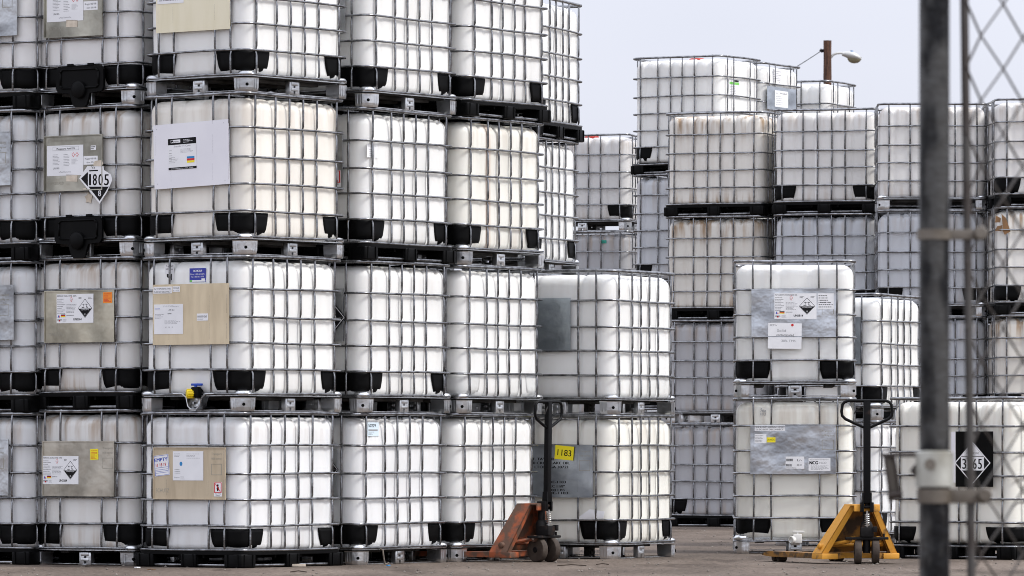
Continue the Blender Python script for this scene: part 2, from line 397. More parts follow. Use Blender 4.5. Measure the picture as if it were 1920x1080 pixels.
def rail_mesh(r, v, flat=False):
    rg = random.Random(v * 7 + 3); a, b = W2 - r, L2 - r
    ring = outline(a, b, .080, None, .10, 6); ph = rg.uniform(0, 6.28); am = rg.uniform(.001, .0035)
    pts = [(p.x - n.x * rg.uniform(0, .003), p.y - n.y * rg.uniform(0, .003), am * math.sin(p.x * 6 + p.y * 4 + ph)) for p, n, _ in ring]
    return MB().tube(pts, r, M_GALV, 8, closed=True).mesh('rail')
def guard_mesh(sx, sy, h, lx, ly, m):
    ring = []; a, b, r = W2 - .0245, L2 - .0235, .112
    xs_ = [(a - lx - 0., None)]
    P = []
    for i in range(5): P.append((Vector((a - lx + (lx - r) * i / 5, b)), Vector((0, 1))))
    for i in range(9): t = R(90 - 90 * i / 8); n = Vector((math.cos(t), math.sin(t))); P.append((Vector((a - r, b - r)) + n * r, n))
    for i in range(1, 6): P.append((Vector((a, b - r - (ly - r) * i / 5)), Vector((1, 0))))
    A, B = [], []
    for zi in range(7):
        t = zi / 6; z = .128 + (h - .128) * t; sh = .045 * (1 - t) ** 1.6; ins = .05 * max(0, 1 - t * 3.2) ** 2; ra, rb_ = [], []
        mid = len(P) // 2
        for j, (p, n) in enumerate(P):
            k = (j - mid) / mid; q = p.copy()
            if j < mid: q.x += sh * (abs(k) ** 3)
            else: q.y -= sh * -1 * (abs(k) ** 3)
            for arr, o in ((ra, 0), (rb_, .009)):
                w_ = q - n * (ins + o); arr.append(Vector((w_.x * sx, w_.y * sy, z)))
        A.append(ra); B.append(rb_)
    return MB().shell(A, B, m).mesh('corner_guard')
def metal_foot(x, y, kind):
    mb = MB()
    sx = (x > 0) - (x < 0); sy = (y > 0) - (y < 0)
    if kind == 'corner':
        hw = .064; pts = []
        for px_, py_, ch in ((1, 1, 1), (-1, 1, 0), (-1, -1, 0), (1, -1, 0)):
            if ch:
                pts += [(hw, hw - .062), (hw - .017, hw - .022), (hw - .022, hw - .017), (hw - .062, hw)]
            else: pts += [(px_ * hw, py_ * hw)]
        def loop(k, z): return [(x + p[0] * k * sx, y + p[1] * k * sy, z) for p in pts]
        n = len(pts); vs = []; zs = [(.90, 0), (.96, .012), (1, .03), (1.03, .098), (1.06, .104)]
        for k, z in zs: vs += loop(k, z)
        fs = [(i * n + j, i * n + (j + 1) % n, (i + 1) * n + (j + 1) % n, (i + 1) * n + j) for i in range(len(zs) - 1) for j in range(n)]
        fs += [list(range(n))]
        mb.add(vs, fs, M_FOOT)
        # the stamped hole on the outer diagonal, ribs on the flanks, dome above the foot
        d = Vector((sx, sy, 0)).normalized(); X = Matrix.Translation((x + d.x * .0648, y + d.y * .0648, .052)) @ d.to_track_quat('Z', 'Y').to_matrix().to_4x4()
        mb.lathe([(.012, -.003), (.012, .0045)], M_HOLE, 12, X)
        for q in (-.045, -.02):
            mb.box((x + sx * (.061), y + sy * q - .004, .02), (x + sx * .068, y + sy * q + .004, .096), M_FOOT)
            mb.box((x + sx * q - .004, y + sy * (.061), .02), (x + sx * q + .004, y + sy * .068, .096), M_FOOT)
        X = Matrix.Translation((x, y, .118)) @ Matrix.Diagonal((1, 1, 1, 1))
        mb.lathe([(.066, 0), (.065, .020), (.055, .034), (.03, .041), (.001, .042)], M_FOOT, 18, X)
    else:
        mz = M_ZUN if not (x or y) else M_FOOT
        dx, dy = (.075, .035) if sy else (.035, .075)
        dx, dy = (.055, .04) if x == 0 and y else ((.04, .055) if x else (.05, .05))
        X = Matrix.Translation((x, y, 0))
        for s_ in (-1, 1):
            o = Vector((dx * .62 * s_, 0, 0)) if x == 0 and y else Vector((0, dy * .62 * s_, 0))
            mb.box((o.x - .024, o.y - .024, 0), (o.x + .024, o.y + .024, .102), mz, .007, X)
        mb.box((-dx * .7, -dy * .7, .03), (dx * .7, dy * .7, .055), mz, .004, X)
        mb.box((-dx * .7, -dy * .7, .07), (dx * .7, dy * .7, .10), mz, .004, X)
    return mb.mesh('foot')
def plastic_foot(x, y, kind):
    mb = MB(); hx = .085 if kind == 'corner' else .075
    if kind == 'corner': x -= .018 * (1 if x > 0 else -1); y -= .018 * (1 if y > 0 else -1)
    mb.box((x - hx, y - hx, 0), (x + hx, y + hx, .104), M_BLK, .012)
    for q in (-.05, .05):
        for sg in (-1, 1):
            mb.box((x + q - .004, y + sg * (hx + .002) - .004, .01), (x + q + .004, y + sg * (hx + .002) + .004, .10), M_BLK)
            mb.box((x + sg * (hx + .002) - .004, y + q - .004, .01), (x + sg * (hx + .002) + .004, y + q + .004, .10), M_BLK)
    return mb.mesh('foot')
FEET = [(sx * (W2 - .072), sy * (L2 - .072), 'corner') for sx in (-1, 1) for sy in (-1, 1)] + [(sx * (W2 - .075), 0, 'mid') for sx in (-1, 1)] + [(0, sy * (L2 - .075), 'mid') for sy in (-1, 1)] + [(0, 0, 'mid')]
def deck_mesh(kind):
    mb = MB(); m = M_ZINC if kind == 'metal' else M_BLK
    if kind == 'metal':
        ring = outline(W2 - .004, L2 - .004, .09, None, .1, 5); n = len(ring); vs = []
        for ins, z in ((.0, .113), (0, .119), (.010, .122), (.03, .136), (.05, .136), (.06, .118), (.03, .112)):
            for i, (p, nr, _) in enumerate(ring): vs.append((p.x - nr.x * ins, p.y - nr.y * ins, z + (.004 * math.sin(i * .9) if z > .13 else 0)))
        k = 7; fs = [(i * n + j, i * n + (j + 1) % n, ((i + 1) % k) * n + (j + 1) % n, ((i + 1) % k) * n + j) for i in range(k) for j in range(n)]
        mb.add(vs, fs, m)
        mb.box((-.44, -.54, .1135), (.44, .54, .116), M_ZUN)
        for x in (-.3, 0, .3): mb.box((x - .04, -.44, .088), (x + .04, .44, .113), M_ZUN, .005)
        # thin skid frame at the ground
        for sx in (-1, 0, 1): mb.box((sx * .43 - .022, -.57, .001), (sx * .43 + .022, .57, .009), m)
        for sy in (-1, 1): mb.box((-.45, sy * .53 - .02, .0095), (.45, sy * .53 + .02, .014), m)
    else:
        ring = outline(W2 - .006, L2 - .006, .085, None, None, 6); mb.prism([(p.x, p.y) for p, n, _ in ring], .096, .124, m)
        for x in (-.36, -.12, .12, .36): mb.box((x - .01, -.57, .07), (x + .01, .57, .0965), m)
        for y in (-.45, -.15, .15, .45): mb.box((-.47, y - .01, .072), (.47, y + .01, .0962), m)
    return mb.mesh('pallet')
def runner_mesh():
    mb = MB(); ring = outline(W2 - .03, L2 - .03, .05, None, .2, 3)
    return mb.tube([(p.x, p.y, .018) for p, n, _ in ring], .011, M_GALV, 8, closed=True).mesh('skid_tube')
def cap_mesh():
    mb = MB(); pr = [(.085, -.03), (.085, .010), (.078, .020), (.02, .022), (.001, .022)]
    mb.lathe(pr, M_REDCAP, 28)
    for i in range(14): a = 2 * math.pi * i / 14; mb.box((-.006, .080, -.02), (.006, .090, .014), M_REDCAP, 0, Matrix.Rotation(a, 4, 'Z'))
    return mb.mesh('cap')
def flap_mesh():
    """black moulded valve cover on the valve end"""
    mb = MB(); X = Matrix(((1, 0, 0, 0), (0, 0, -1, -L2), (0, 1, 0, 0), (0, 0, 0, 1)))
    o = [(-.215, .30), (.205, .30), (.235, .27), (.235, .135), (.215, .105), (.10, .095), (.07, .01), (.045, -.012), (-.045, -.012), (-.07, .01), (-.10, .095), (-.215, .105), (-.235, .135), (-.235, .27)]
    mb.prism(o, .0, .022, M_BLK, X)
    i_ = [(p[0] * .8, (p[1] - .16) * .72 + .175) for p in o[:5] + o[-3:]]
    for k in range(len(i_)):
        a, b = Vector(i_[k]), Vector(i_[(k + 1) % len(i_)]); mb.tube([(a.x, a.y, .024), (b.x, b.y, .024)], .008, M_BLK, 6, X=X)
    mb.lathe([(.066, 0), (.066, .036), (.058, .042), (.001, .042)], M_BLK, 24, X @ Matrix.Translation((0, .12, .008)))
    for s_ in (-1, 1): mb.box((s_ * .10 - .03, .300, .004), (s_ * .10 + .03, .322, .016), M_BLK, .004, X)
    return mb.mesh('valve_cover')

class Stack: pass
def mk_stack(px, Z, theta, long_left=False, back=False):
    """stands at its near vertical edge: photo column px, Z metres away; theta = how far its left face turns away"""
    s = Stack(); th = R(theta); s.c = Vector(((px - CX) / F * Z, Z, 0)); s.th = th
    l = Vector((-math.cos(th), math.sin(th), 0)); r = Vector((math.sin(th), math.cos(th), 0))
    a, b = (L2, W2) if long_left else (W2, L2)
    s.ctr = s.c + l * a + r * b; s.phi = (R(90) - th if long_left else -th) + (R(180) if back else 0); s.long = long_left
    s.z = 0.; s.items = []; return s
FR = {'front': Matrix(((1, 0, 0, 0), (0, 0, -1, -L2), (0, 1, 0, 0), (0, 0, 0, 1))),
      'right': Matrix(((0, 0, 1, W2), (1, 0, 0, 0), (0, 1, 0, 0), (0, 0, 0, 1))),
      'left': Matrix(((0, 0, -1, -W2), (-1, 0, 0, 0), (0, 1, 0, 0), (0, 0, 0, 1)))}
TINT = {'f1': (.92, .905, .90, .4), 'f2': (.93, .90, .86, 1.1), 'f3': (.85, .84, .85, .4), 'w': (1, 1, 1, .10), 'w2': (.97, .975, 1, .22), 'c': (1, .965, .91, .25), 'y': (1, .985, .93, .3), 'g': (.53, .53, .56, .5), 'ga': (.80, .81, .84, .5), 'gb': (.87, .86, .855, .8), 'gh': (.80, .79, .80, .6), 'b': (.68, .705, .765, .35),  # g, ga, gb: shade between stacks and on left faces put into the tint
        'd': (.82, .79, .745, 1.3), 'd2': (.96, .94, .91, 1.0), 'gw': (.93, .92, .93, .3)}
GN, GF = 'caged totes stacked in the near rows', 'caged totes stacked in the far rows'
class Tote: pass
def tote(st, label, typ='S', H=None, tint='w', pal='metal', guards=True, dx=0., dy=0., rot=0., v=None, group=GN, cap=False, flap=False, gt=None):
    H = H or RS[typ][1]; v = rnd.randrange(3) if v is None else v
    t = Tote(); t.H = H
    loc = st.ctr + Vector((dx, dy, st.z)); t.phi = st.phi + R(rot + rnd.uniform(-.5, .5)); t.loc = loc
    t.o = empty('liquid_tote', loc, t.phi, label, 'tote', group)
    t.M = Matrix.Translation(loc) @ Matrix.Rotation(t.phi, 4, 'Z'); t.Mi = t.M.inverted()
    bo = link('bottle', cached(('b', H, v), lambda: bottle_mesh(H, v)), t.o); bo.color = TINT[tint]; t.bottle = bo
    if cap:
        c_ = link('cap', cached('cap', cap_mesh), bo); c_.location = (0, 0, H - .038 + .02)
    cg = link('cage', cached(('c', typ, H, v), lambda: bars_mesh(typ, H, v)), t.o)
    k = H / RS[typ][1]
    for i, z in enumerate(RS[typ][0] + [None]):
        vv = rnd.randrange(4)
        if z is None: ra = link('top_rail', cached(('rt', vv), lambda: rail_mesh(.0135, vv)), cg); ra.location = (0, 0, H - .0135)
        else: ra = link('rail', cached(('r', vv), lambda: rail_mesh(.0088, vv)), cg); ra.location = (0, 0, z * k)
    if guards:
        gh = gt or .312 * 1.0
        for sx in (-1, 1):
            for sy in (-1, 1):
                mm = M_HDPE if guards == 'white' else M_BLK
                q = link('corner_guard', cached(('g', sx, sy, gh, guards), lambda: guard_mesh(sx, sy, gh, .30, .26, mm)), t.o)
                if guards == 'white': q.color = (1, 1, .98, .1)
    pl = link('pallet', cached(('p', pal), lambda: deck_mesh(pal)), t.o)
    for x, y, kd in FEET:
        link('foot', cached(('f', pal, x, y), lambda: (metal_foot if pal == 'metal' else plastic_foot)(x, y, kd)), pl)
    if pal != 'metal': link('skid_tube', cached('run', runner_mesh), pl)
    if flap: link('valve_cover', cached('flap', flap_mesh), t.o)
    st.z += H; st.items.append(t); return t
def uv(t, face, px, py, w=0.):
    """where the photo point px, py lies on a face of the tote: its u (right) and v (up) in metres"""
    Fm = t.M @ FR[face]; Fi = Fm.inverted(); o = Fi @ Vector((0, 0, CAMH)); e = Fi @ Vector(((px - CX) / F, 1, CAMH + (HY - py) / F))
    d = e - o; k = (w - o.z) / d.z; p = o + d * k; return p.x, p.y

# --- nameplates and labels: each builds a part of its tote
PW = .0035
def plate(t, face, p0, p1, m=None, tint=(1, 1, 1, 1), label=None, rim=True, tilt=0., name='nameplate', w=PW, lip=.006):
    u0, v1 = uv(t, face, *p0); u1, v0 = uv(t, face, *p1); m = m or M_PLATE
    fr = Face(FR[face], R(tilt), ((u0 + u1) / 2, (v0 + v1) / 2)); mb = MB()
    fr.rect(mb, u0, v0, u1, v1, w - .002, w, m)
    if rim:
        for a in ((u0, v0, u1, v0 + .008), (u0, v1 - .008, u1, v1), (u0, v0 + .008, u0 + .008, v1 - .008), (u1 - .008, v0 + .008, u1, v1 - .008)):
            fr.rect(mb, *a, w + .0001, w + lip, m)
    o = mb.build(name, t.o); o.color = tint
    if label: o['label'] = label
    t.plate = o; t.fr = fr; t.face = face; return o
def sticker(t, p0, p1, draw=None, m=None, face='front', parent=None, name='sticker', label=None, tilt=0., w=.0045, corner=None):
    u0, v1 = uv(t, face, *p0); u1, v0 = uv(t, face, *p1); m = m or M_PAPER
    fr = Face(FR[face], R(tilt), ((u0 + u1) / 2, (v0 + v1) / 2)); mb = MB()
    fr.rect(mb, u0, v0, u1, v1, w, w + .0012, m)
    if draw: draw(mb, lambda a, b: (u0 + (u1 - u0) * a, v0 + (v1 - v0) * b), fr, u1 - u0, v1 - v0, w + .0016)
    o = mb.build(name, parent or t.o)
    if label: o['label'] = label
    return o
rs = random.Random(3)
def diamond(fr, mb, u, v, r, w, top=M_PAPER, bot=M_INK, edge=M_INK, tx=None, cls=None):
    D = lambda k: [(u - r * k, v), (u, v - r * k), (u + r * k, v), (u, v + r * k)]
    fr.poly(mb, D(1.0), w, w + .0006, edge); fr.poly(mb, D(.93), w + .0006, w + .0009, M_PAPER)
    h = r * .88
    fr.poly(mb, [(u - h, v), (u + h, v), (u, v + h)], w + .0009, w + .0012, top)
    fr.poly(mb, [(u - h, v - .004 * r), (u, v - h), (u + h, v - .004 * r)], w + .0009, w + .0012, bot)
    return w + .0014
def hazard_label(title, un):
    def d(mb, P, fr, W, H, w):
        u, v = P(.02, .91); fr.text(mb, title, u, v, H * .055, M_INK, w, W * .52)
        u0, v0 = P(.02, .30); u1, v1 = P(.24, .86); fr.lines(mb, u0, v0, u1, v1, 9, M_GREY, w, rs)
        u0, v0 = P(.27, .34); u1, v1 = P(.56, .66); fr.lines(mb, u0, v0, u1, v1, 7, M_GREY, w, rs)
        u0, v0 = P(.60, .82); u1, v1 = P(.70, .90); fr.lines(mb, u0, v0, u1, v1, 2, M_INK, w, rs)
        u0, v0 = P(.86, .82); u1, v1 = P(.98, .90); fr.lines(mb, u0, v0, u1, v1, 2, M_INK, w, rs)
        # small red hazard diamond
        u, v = P(.40, .82); r = H * .10; ww = w
        fr.poly(mb, [(u - r * .62, v), (u, v - r), (u + r * .62, v), (u, v + r)], w, w + .0004, M_RED)
        fr.poly(mb, [(u - r * .48, v), (u, v - r * .78), (u + r * .48, v), (u, v + r * .78)], w + .0004, w + .0008, M_PAPER)
        fr.text(mb, '~', u - r * .22, v - r * .3, r * .5, M_INK, w + .001, r * .5)
        # corrosive diamond
        u, v = P(.775, .50); rx = W * .19; ry = H * .33
        dd = lambda k: [(u - rx * k, v), (u, v - ry * k), (u + rx * k, v), (u, v + ry * k)]
        fr.poly(mb, dd(1), w, w + .0004, M_INK); fr.poly(mb, dd(.93), w + .0004, w + .0008, M_PAPER)
        fr.poly(mb, [(u - rx * .9, v - ry * .03), (u, v - ry * .9), (u + rx * .9, v - ry * .03)], w + .0008, w + .0012, M_INK)
        fr.text(mb, 'CORROSIVE', u, v - ry * .20, ry * .11, M_PAPER, w + .0014, rx * 1.15, just='C')
        fr.text(mb, '8', u, v - ry * .72, ry * .2, M_PAPER, w + .0014, just='C')
        # tilted bottles dripping on a bar and a hand
        for sx in (-1, 1):
            a, b = (u + sx * rx * .34, v + ry * .36), (u + sx * rx * .06, v + ry * .46)
            fr.poly(mb, [(a[0], a[1]), (b[0], b[1] - ry * .06), (b[0], b[1]), (a[0], a[1] + ry * .09)], w + .0008, w + .001, M_INK)
            fr.rect(mb, u + sx * rx * .2 - .002, v + ry * .2, u + sx * rx * .2 + .002, v + ry * .32, w + .0008, w + .001, M_INK)
        fr.rect(mb, u - rx * .46, v + ry * .06, u - rx * .08, v + ry * .13, w + .0008, w + .001, M_INK)
        fr.poly(mb, [(u + rx * .1, v + ry * .10), (u + rx * .45, v + ry * .05), (u + rx * .42, v + ry * .14), (u + rx * .2, v + ry * .2)], w + .0008, w + .001, M_INK)
        u, v = P(.46, .09); fr.text(mb, un, u, v, H * .085, M_INK, w, W * .22, bold=.0008)
        u, v = P(.03, .20); q = W * .04
        fr.poly(mb, [(u, v), (u + q, v), (u + q / 2, v + q * 1.5)], w, w + .0004, M_BLUE); fr.poly(mb, [(u + q, v), (u + q * 1.7, v), (u + q * 1.35, v + q * 1.2)], w, w + .0004, M_RED)
        for i, m in enumerate((M_INK, M_RED, M_YEL)):
            u0, v0 = P(.12, .27 - .03 * i); u1, v1 = P(.24, .30 - .03 * i); fr.rect(mb, u0, v0, u1, v1, w, w + .0004, m)
        fr.lines(mb, *P(.27, .24), *P(.50, .29), 1, M_GREY, w, rs, .6); fr.lines(mb, *P(.17, .03), *P(.30, .15), 4, M_GREY, w, rs)
        u0, v0 = P(.02, .10); u1, v1 = P(.14, .13); fr.rect(mb, u0, v0, u1, v1, w, w + .0004, M_INK); u0, v0 = P(.06, .06); u1, v1 = P(.10, .10); fr.rect(mb, u0, v0, u1, v1, w, w + .0004, M_RED)
    return d
def orange_tag(mb, P, fr, W, H, w):
    fr.text(mb, 'WARNING', *P(.1, .80), H * .10, M_RED, w, W * .8); fr.lines(mb, *P(.08, .08), *P(.92, .72), 6, M_RED, w, rs, .45)
def stamp(t, pts_text, size, m=M_EMB, w=None):
    mb = MB(); w = w or PW + .0006
    for px, py, s, h, wd in pts_text:
        u, v = uv(t, t.face, px, py); t.fr.text(mb, s, u, v, h, m, w, wd)
    o = mb.build('stamped_writing', t.plate); return o
def bracket_marks(t, px, py):
    """the embossed transport box on a nameplate"""
    mb = MB(); u, v = uv(t, t.face, px, py); fr = t.fr; w = PW + .0006
    fr.text(mb, 'Transport', u, v, .017, M_EMB, w, .10); fr.text(mb, '1658 kg max', u, v - .034, .015, M_EMB, w, .10); fr.text(mb, 'v', u + .04, v - .058, .014, M_EMB, w)
    for a in ((0, -.15, .10, -.146), (0, -.07, .10, -.066), (0, -.146, .004, -.07), (.096, -.146, .10, -.07)): fr.rect(mb, u + a[0], v + a[1], u + a[2], v + a[3], w - .0003, w + .0003, M_EMB)
    mb.build('stamped_writing', t.plate)

def levels(*a): return a
# ================= near row, left to right =================
A = mk_stack(52, 41.15, 35.5); B = mk_stack(250, 40.72, 35.5); C = mk_stack(458, 40.0, 37)
D = mk_stack(681, 41.12, 34.5); E = mk_stack(866, 42.2, 33.0); G = mk_stack(1152, 43.25, 27); Fs = mk_stack(1000, 44.55, 20)
A1 = tote(A, 'shade-tinted tote on the ground at the far left, bottom of the cut-off leftmost stack', tint='ga', pal='plastic')
A2 = tote(A, 'shade-tinted tote second from the ground in the cut-off leftmost stack', tint='ga', pal='plastic', H=1.16)
A3 = tote(A, 'shade-tinted tote third from the ground in the cut-off leftmost stack', tint='ga', pal='plastic', H=1.16)
A4 = tote(A, 'top tote in view of the cut-off leftmost stack, pale bottle, grey plate', tint='gw', pal='plastic', dx=.01)
B1 = tote(B, 'tote on the ground with acid label and yellow sticker, left of the EMPTY tote', H=1.188, tint='gb', gt=.325)
B2 = tote(B, 'tote with white corrosive label and orange sticker, directly above the yellow-stickered one', tint='gb', pal='plastic', H=1.158)
B3 = tote(B, 'tote wearing the torn black and white 1805 placard and a black valve cover', tint='gb', H=1.147, flap=True, gt=.30)
B4 = tote(B, 'tote with black valve cover standing directly on the 1805 placard tote', tint='gw', dx=.01, flap=True, gt=.30)
C1 = tote(C, 'bottom tote of the corner stack with a blue EMPTY sticker on tan plate', tint='w2', pal='plastic', gt=.290, dx=-.02)
C2 = tote(C, 'tote with yellow valve cap and blue lever, second up in the corner stack', tint='w', dx=-.005)
C3 = tote(C, 'cream tote with a big white board over its plate, third in corner stack', tint='c', H=1.21, dx=.012)
C4 = tote(C, 'topmost visible corner tote with blank cream plate, above the white board tote', tint='w', dx=.03)
D1 = tote(D, 'bottom tote with pale blue 50229 sticker high on its side', tint='w2', dx=-.03)
D2 = tote(D, 'plain white tote between the 50229 tote and a black plastic pallet', tint='w', dx=0.0)
D3 = tote(D, 'white tote on black pallet with a small faded paper label on its side', tint='w', pal='plastic', dx=.015)
D4 = tote(D, 'topmost visible tote just right of the corner stack, black corner guards', tint='w', dx=.045)
E1 = tote(E, 'white tote on the ground with the orange pallet jack pushed under it', tint='w', dx=-.03)
E2 = tote(E, 'tote with white instead of black corner guards and a small orange mark', tint='w', guards='white', dx=0.01)
E3 = tote(E, 'white tote with brown stain streak down its side, above the white-guard tote', tint='y', dx=.02)
E4 = tote(E, 'topmost visible white tote on black pallet above the brown-streaked tote', tint='w', pal='plastic', dx=.05)
F1 = tote(Fs, 'ground tote of the narrow stack hidden behind the orange jack tote', tint='w')
F2 = tote(Fs, 'second tote of the narrow stack hidden behind the white-guard tote', tint='w')
F3 = tote(Fs, 'mostly hidden white tote peeking out right of the brown-streaked tote', tint='w', H=1.15)
F4 = tote(Fs, 'top tote at the right edge of the near stacks, black pallet against sky', tint='w', pal='plastic', dx=.03)
G1 = tote(G, 'yellowish tote behind the orange jack, steel plate with stencils and yellow 1183 card', tint='y')
G2 = tote(G, 'clean white tote with blank grey plate and no guards, above the 1183 tote', tint='w', guards=False)

# rows behind the near ones, seen only through the gaps
GH = 'totes of the hidden rows behind the near stacks'
cl = Vector((-math.cos(R(35.5)), math.sin(R(35.5)), 0)); crr = Vector((math.sin(R(35.5)), math.cos(R(35.5)), 0))
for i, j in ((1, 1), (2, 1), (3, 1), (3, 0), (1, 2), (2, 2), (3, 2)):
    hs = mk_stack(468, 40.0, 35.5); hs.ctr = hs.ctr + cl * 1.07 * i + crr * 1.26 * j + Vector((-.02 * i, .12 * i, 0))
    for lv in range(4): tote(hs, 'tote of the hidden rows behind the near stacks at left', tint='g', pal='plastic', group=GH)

# ================= right foreground =================
Lk = mk_stack(1607, 45.6, 2); Q = mk_stack(1648, 48.9, 25); Rr = mk_stack(1903, 43.0, 36, True)
L1 = tote(Lk, 'tall tote on the ground behind the yellow jack, dented steel plate with small yellow sticker', typ='T', H=1.325, tint='y')
L2_ = tote(Lk, 'squat white tote with handwritten note hanging under its label, top of two', tint='w', H=1.16)
Q1 = tote(Q, 'white tote on the ground behind the yellow jack handle', H=1.15, tint='w2')
Q2 = tote(Q, 'white tote just right of the handwritten-note tote, upper of two', H=1.15, tint='w')
R1 = tote(Rr, 'single tall tote at lower right behind the fence with black 3265 board', typ='T', H=1.305, tint='y', pal='plastic', gt=.26)

# ================= far rows =================
Hh = mk_stack(1181, 65.9, 15, True); I = mk_stack(1352, 62.75, 31, True); J = mk_stack(1432, 61.3, 22, True); K = mk_stack(1645, 60.75, 15, True)
Ms = mk_stack(1853, 59.4, 2, True); Nn = mk_stack(2076, 58.7, -2, True); O = mk_stack(1431, 63.75, 30, True); Pp = mk_stack(1554, 65.6, 24, True)
far = dict(group=GF)
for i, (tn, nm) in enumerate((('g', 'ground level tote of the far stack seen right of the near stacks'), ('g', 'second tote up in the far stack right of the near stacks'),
        ('g', 'shade-tinted tote with small teal sticker, under the red-capped far left tote'), ('f3', 'red-capped top tote of the far stack right of the near stacks'))):
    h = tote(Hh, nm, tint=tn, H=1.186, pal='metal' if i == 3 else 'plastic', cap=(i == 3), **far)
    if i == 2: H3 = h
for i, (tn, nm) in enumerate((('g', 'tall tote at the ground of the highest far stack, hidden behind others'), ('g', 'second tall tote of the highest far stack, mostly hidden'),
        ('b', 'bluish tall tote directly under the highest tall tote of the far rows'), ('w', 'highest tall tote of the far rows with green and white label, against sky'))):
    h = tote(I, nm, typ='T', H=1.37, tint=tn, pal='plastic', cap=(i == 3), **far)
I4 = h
for i, (tn, nm) in enumerate((('g', 'shade-tinted tote at ground level between the white two-high pairs in the middle distance'), ('g', 'shade-tinted tote second from ground in the gap between the near pairs'),
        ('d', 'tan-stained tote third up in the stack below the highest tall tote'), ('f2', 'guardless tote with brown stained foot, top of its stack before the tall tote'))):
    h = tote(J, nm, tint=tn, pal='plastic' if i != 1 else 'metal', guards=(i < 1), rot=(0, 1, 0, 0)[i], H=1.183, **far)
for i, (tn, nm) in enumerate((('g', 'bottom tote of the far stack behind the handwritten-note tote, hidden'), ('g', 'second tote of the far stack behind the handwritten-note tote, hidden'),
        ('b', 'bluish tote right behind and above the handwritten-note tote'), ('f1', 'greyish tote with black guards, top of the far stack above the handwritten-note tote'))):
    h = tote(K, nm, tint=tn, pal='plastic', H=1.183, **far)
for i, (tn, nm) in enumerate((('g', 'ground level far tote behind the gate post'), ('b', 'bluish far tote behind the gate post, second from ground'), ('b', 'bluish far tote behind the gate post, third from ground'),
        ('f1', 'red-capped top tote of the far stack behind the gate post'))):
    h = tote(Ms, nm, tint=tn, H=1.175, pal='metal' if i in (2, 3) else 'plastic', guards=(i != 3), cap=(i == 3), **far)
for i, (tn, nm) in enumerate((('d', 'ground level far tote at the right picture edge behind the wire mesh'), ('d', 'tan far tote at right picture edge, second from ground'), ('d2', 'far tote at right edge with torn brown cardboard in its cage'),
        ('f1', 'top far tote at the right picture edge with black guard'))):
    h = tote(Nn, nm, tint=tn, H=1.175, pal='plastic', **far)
    if i == 2: N3 = h
for i in range(4):
    h = tote(O, ('ground tote of the plated stack behind the highest tall tote', 'second tote of the plated stack behind the highest tall tote', 'third tote of the plated stack behind the highest tall tote',
                 'tote with grey plate and white sheet, right of the highest tall tote')[i], typ='T', H=1.366, tint='w', pal='plastic', **far)
O4 = h
for i in range(4):
    h = tote(Pp, ('ground tote of the rearmost stack in front of the wooden pole', 'second tote of the rearmost stack in front of the wooden pole', 'third tote of the rearmost stack in front of the wooden pole',
                  'top tote of the rearmost stack, right below the wooden lamp pole')[i], typ='V', tint='w', pal='plastic', **far)
P4 = h

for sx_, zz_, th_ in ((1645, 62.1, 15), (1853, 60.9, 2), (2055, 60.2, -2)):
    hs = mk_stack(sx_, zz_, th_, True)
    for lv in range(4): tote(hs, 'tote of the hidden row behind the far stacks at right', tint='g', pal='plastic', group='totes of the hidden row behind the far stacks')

# ================= writing and labels on the totes =================
# A column: plates cut off by the picture edge
for t, x1, y0, y1 in ((A4, 33, -40, 66), (A3, 21, 252, 347), (A2, 27, 537, 637), (A1, 17, 824, 929)):
    plate(t, 'front', (x1 - 130, y0), (x1, y1)); bracket_marks(t, x1 - 28, y0 + 18)
# B1, B2
plate(B1, 'front', (80, 827), (215, 931), M_TANM, (1, 1, 1.05, 1)); bracket_marks(B1, 193, 842)
sticker(B1, (81, 855), (148, 908), hazard_label('FERRIC SULFATE 50%', 'UN3264'), parent=B1.plate, name='label_sheet')
sticker(B1, (170, 842), (185, 862), orange_tag, M_YEL, parent=B1.plate, tilt=2, name='warning_sticker', label='yellow warning sticker')
plate(B2, 'front', (84, 546), (215, 641), M_TANM, (1, 1, .98, 1)); stamp(B2, [(92, 630, 'MAUSER', .026, .14)], 0)
sticker(B2, (107, 552), (176, 605), hazard_label('FERRIC SULFATE 50%', 'UN3264'), parent=B2.plate, name='label_sheet')
sticker(B2, (194, 548), (211, 568), orange_tag, M_ORG, parent=B2.plate, name='warning_sticker', label='orange warning sticker')
def acid_sheet(mb, P, fr, W, H, w):
    u0, v0 = P(.16, .83); u1, v1 = P(.88, .96); fr.rect(mb, u0, v0, u1, v1, w - .0002, w, M_GREY); fr.rect(mb, u0 + .002, v0 + .002, u1 - .002, v1 - .002, w, w + .0003, M_PAPER)
    fr.text(mb, 'Phosphoric Acid 75%', *P(.27, .86), H * .06, M_INK, w + .0006, W * .5, bold=.0006)
    for a in ((.16, .35, .38, .72), (.46, .30, .66, .72), (.68, .36, .86, .55)): fr.lines(mb, *P(a[0], a[1]), *P(a[2], a[3]), 8, M_GREY, w, rs, .3)
    for x in (.73, .83):
        u, v = P(x, .68); r = W * .045
        fr.poly(mb, [(u - r, v), (u, v - r * 1.1), (u + r, v), (u, v + r * 1.1)], w, w + .0003, M_RED); fr.poly(mb, [(u - r * .7, v), (u, v - r * .8), (u + r * .7, v), (u, v + r * .8)], w + .0003, w + .0006, M_PAPER)
    fr.text(mb, 'UN1805', *P(.17, .22), H * .06, M_INK, w, W * .17); fr.text(mb, 'LaPlata Chemical Co.', *P(.33, .10), H * .05, M_GREY, w, W * .34)
def age_sheet(mb, P, fr, W, H, w):
    fr.text(mb, 'Kage 05/18', *P(.10, .60), H * .20, M_INK, w, W * .8); fr.text(mb, 'tion 05/18', *P(.22, .18), H * .18, M_INK, w, W * .68)
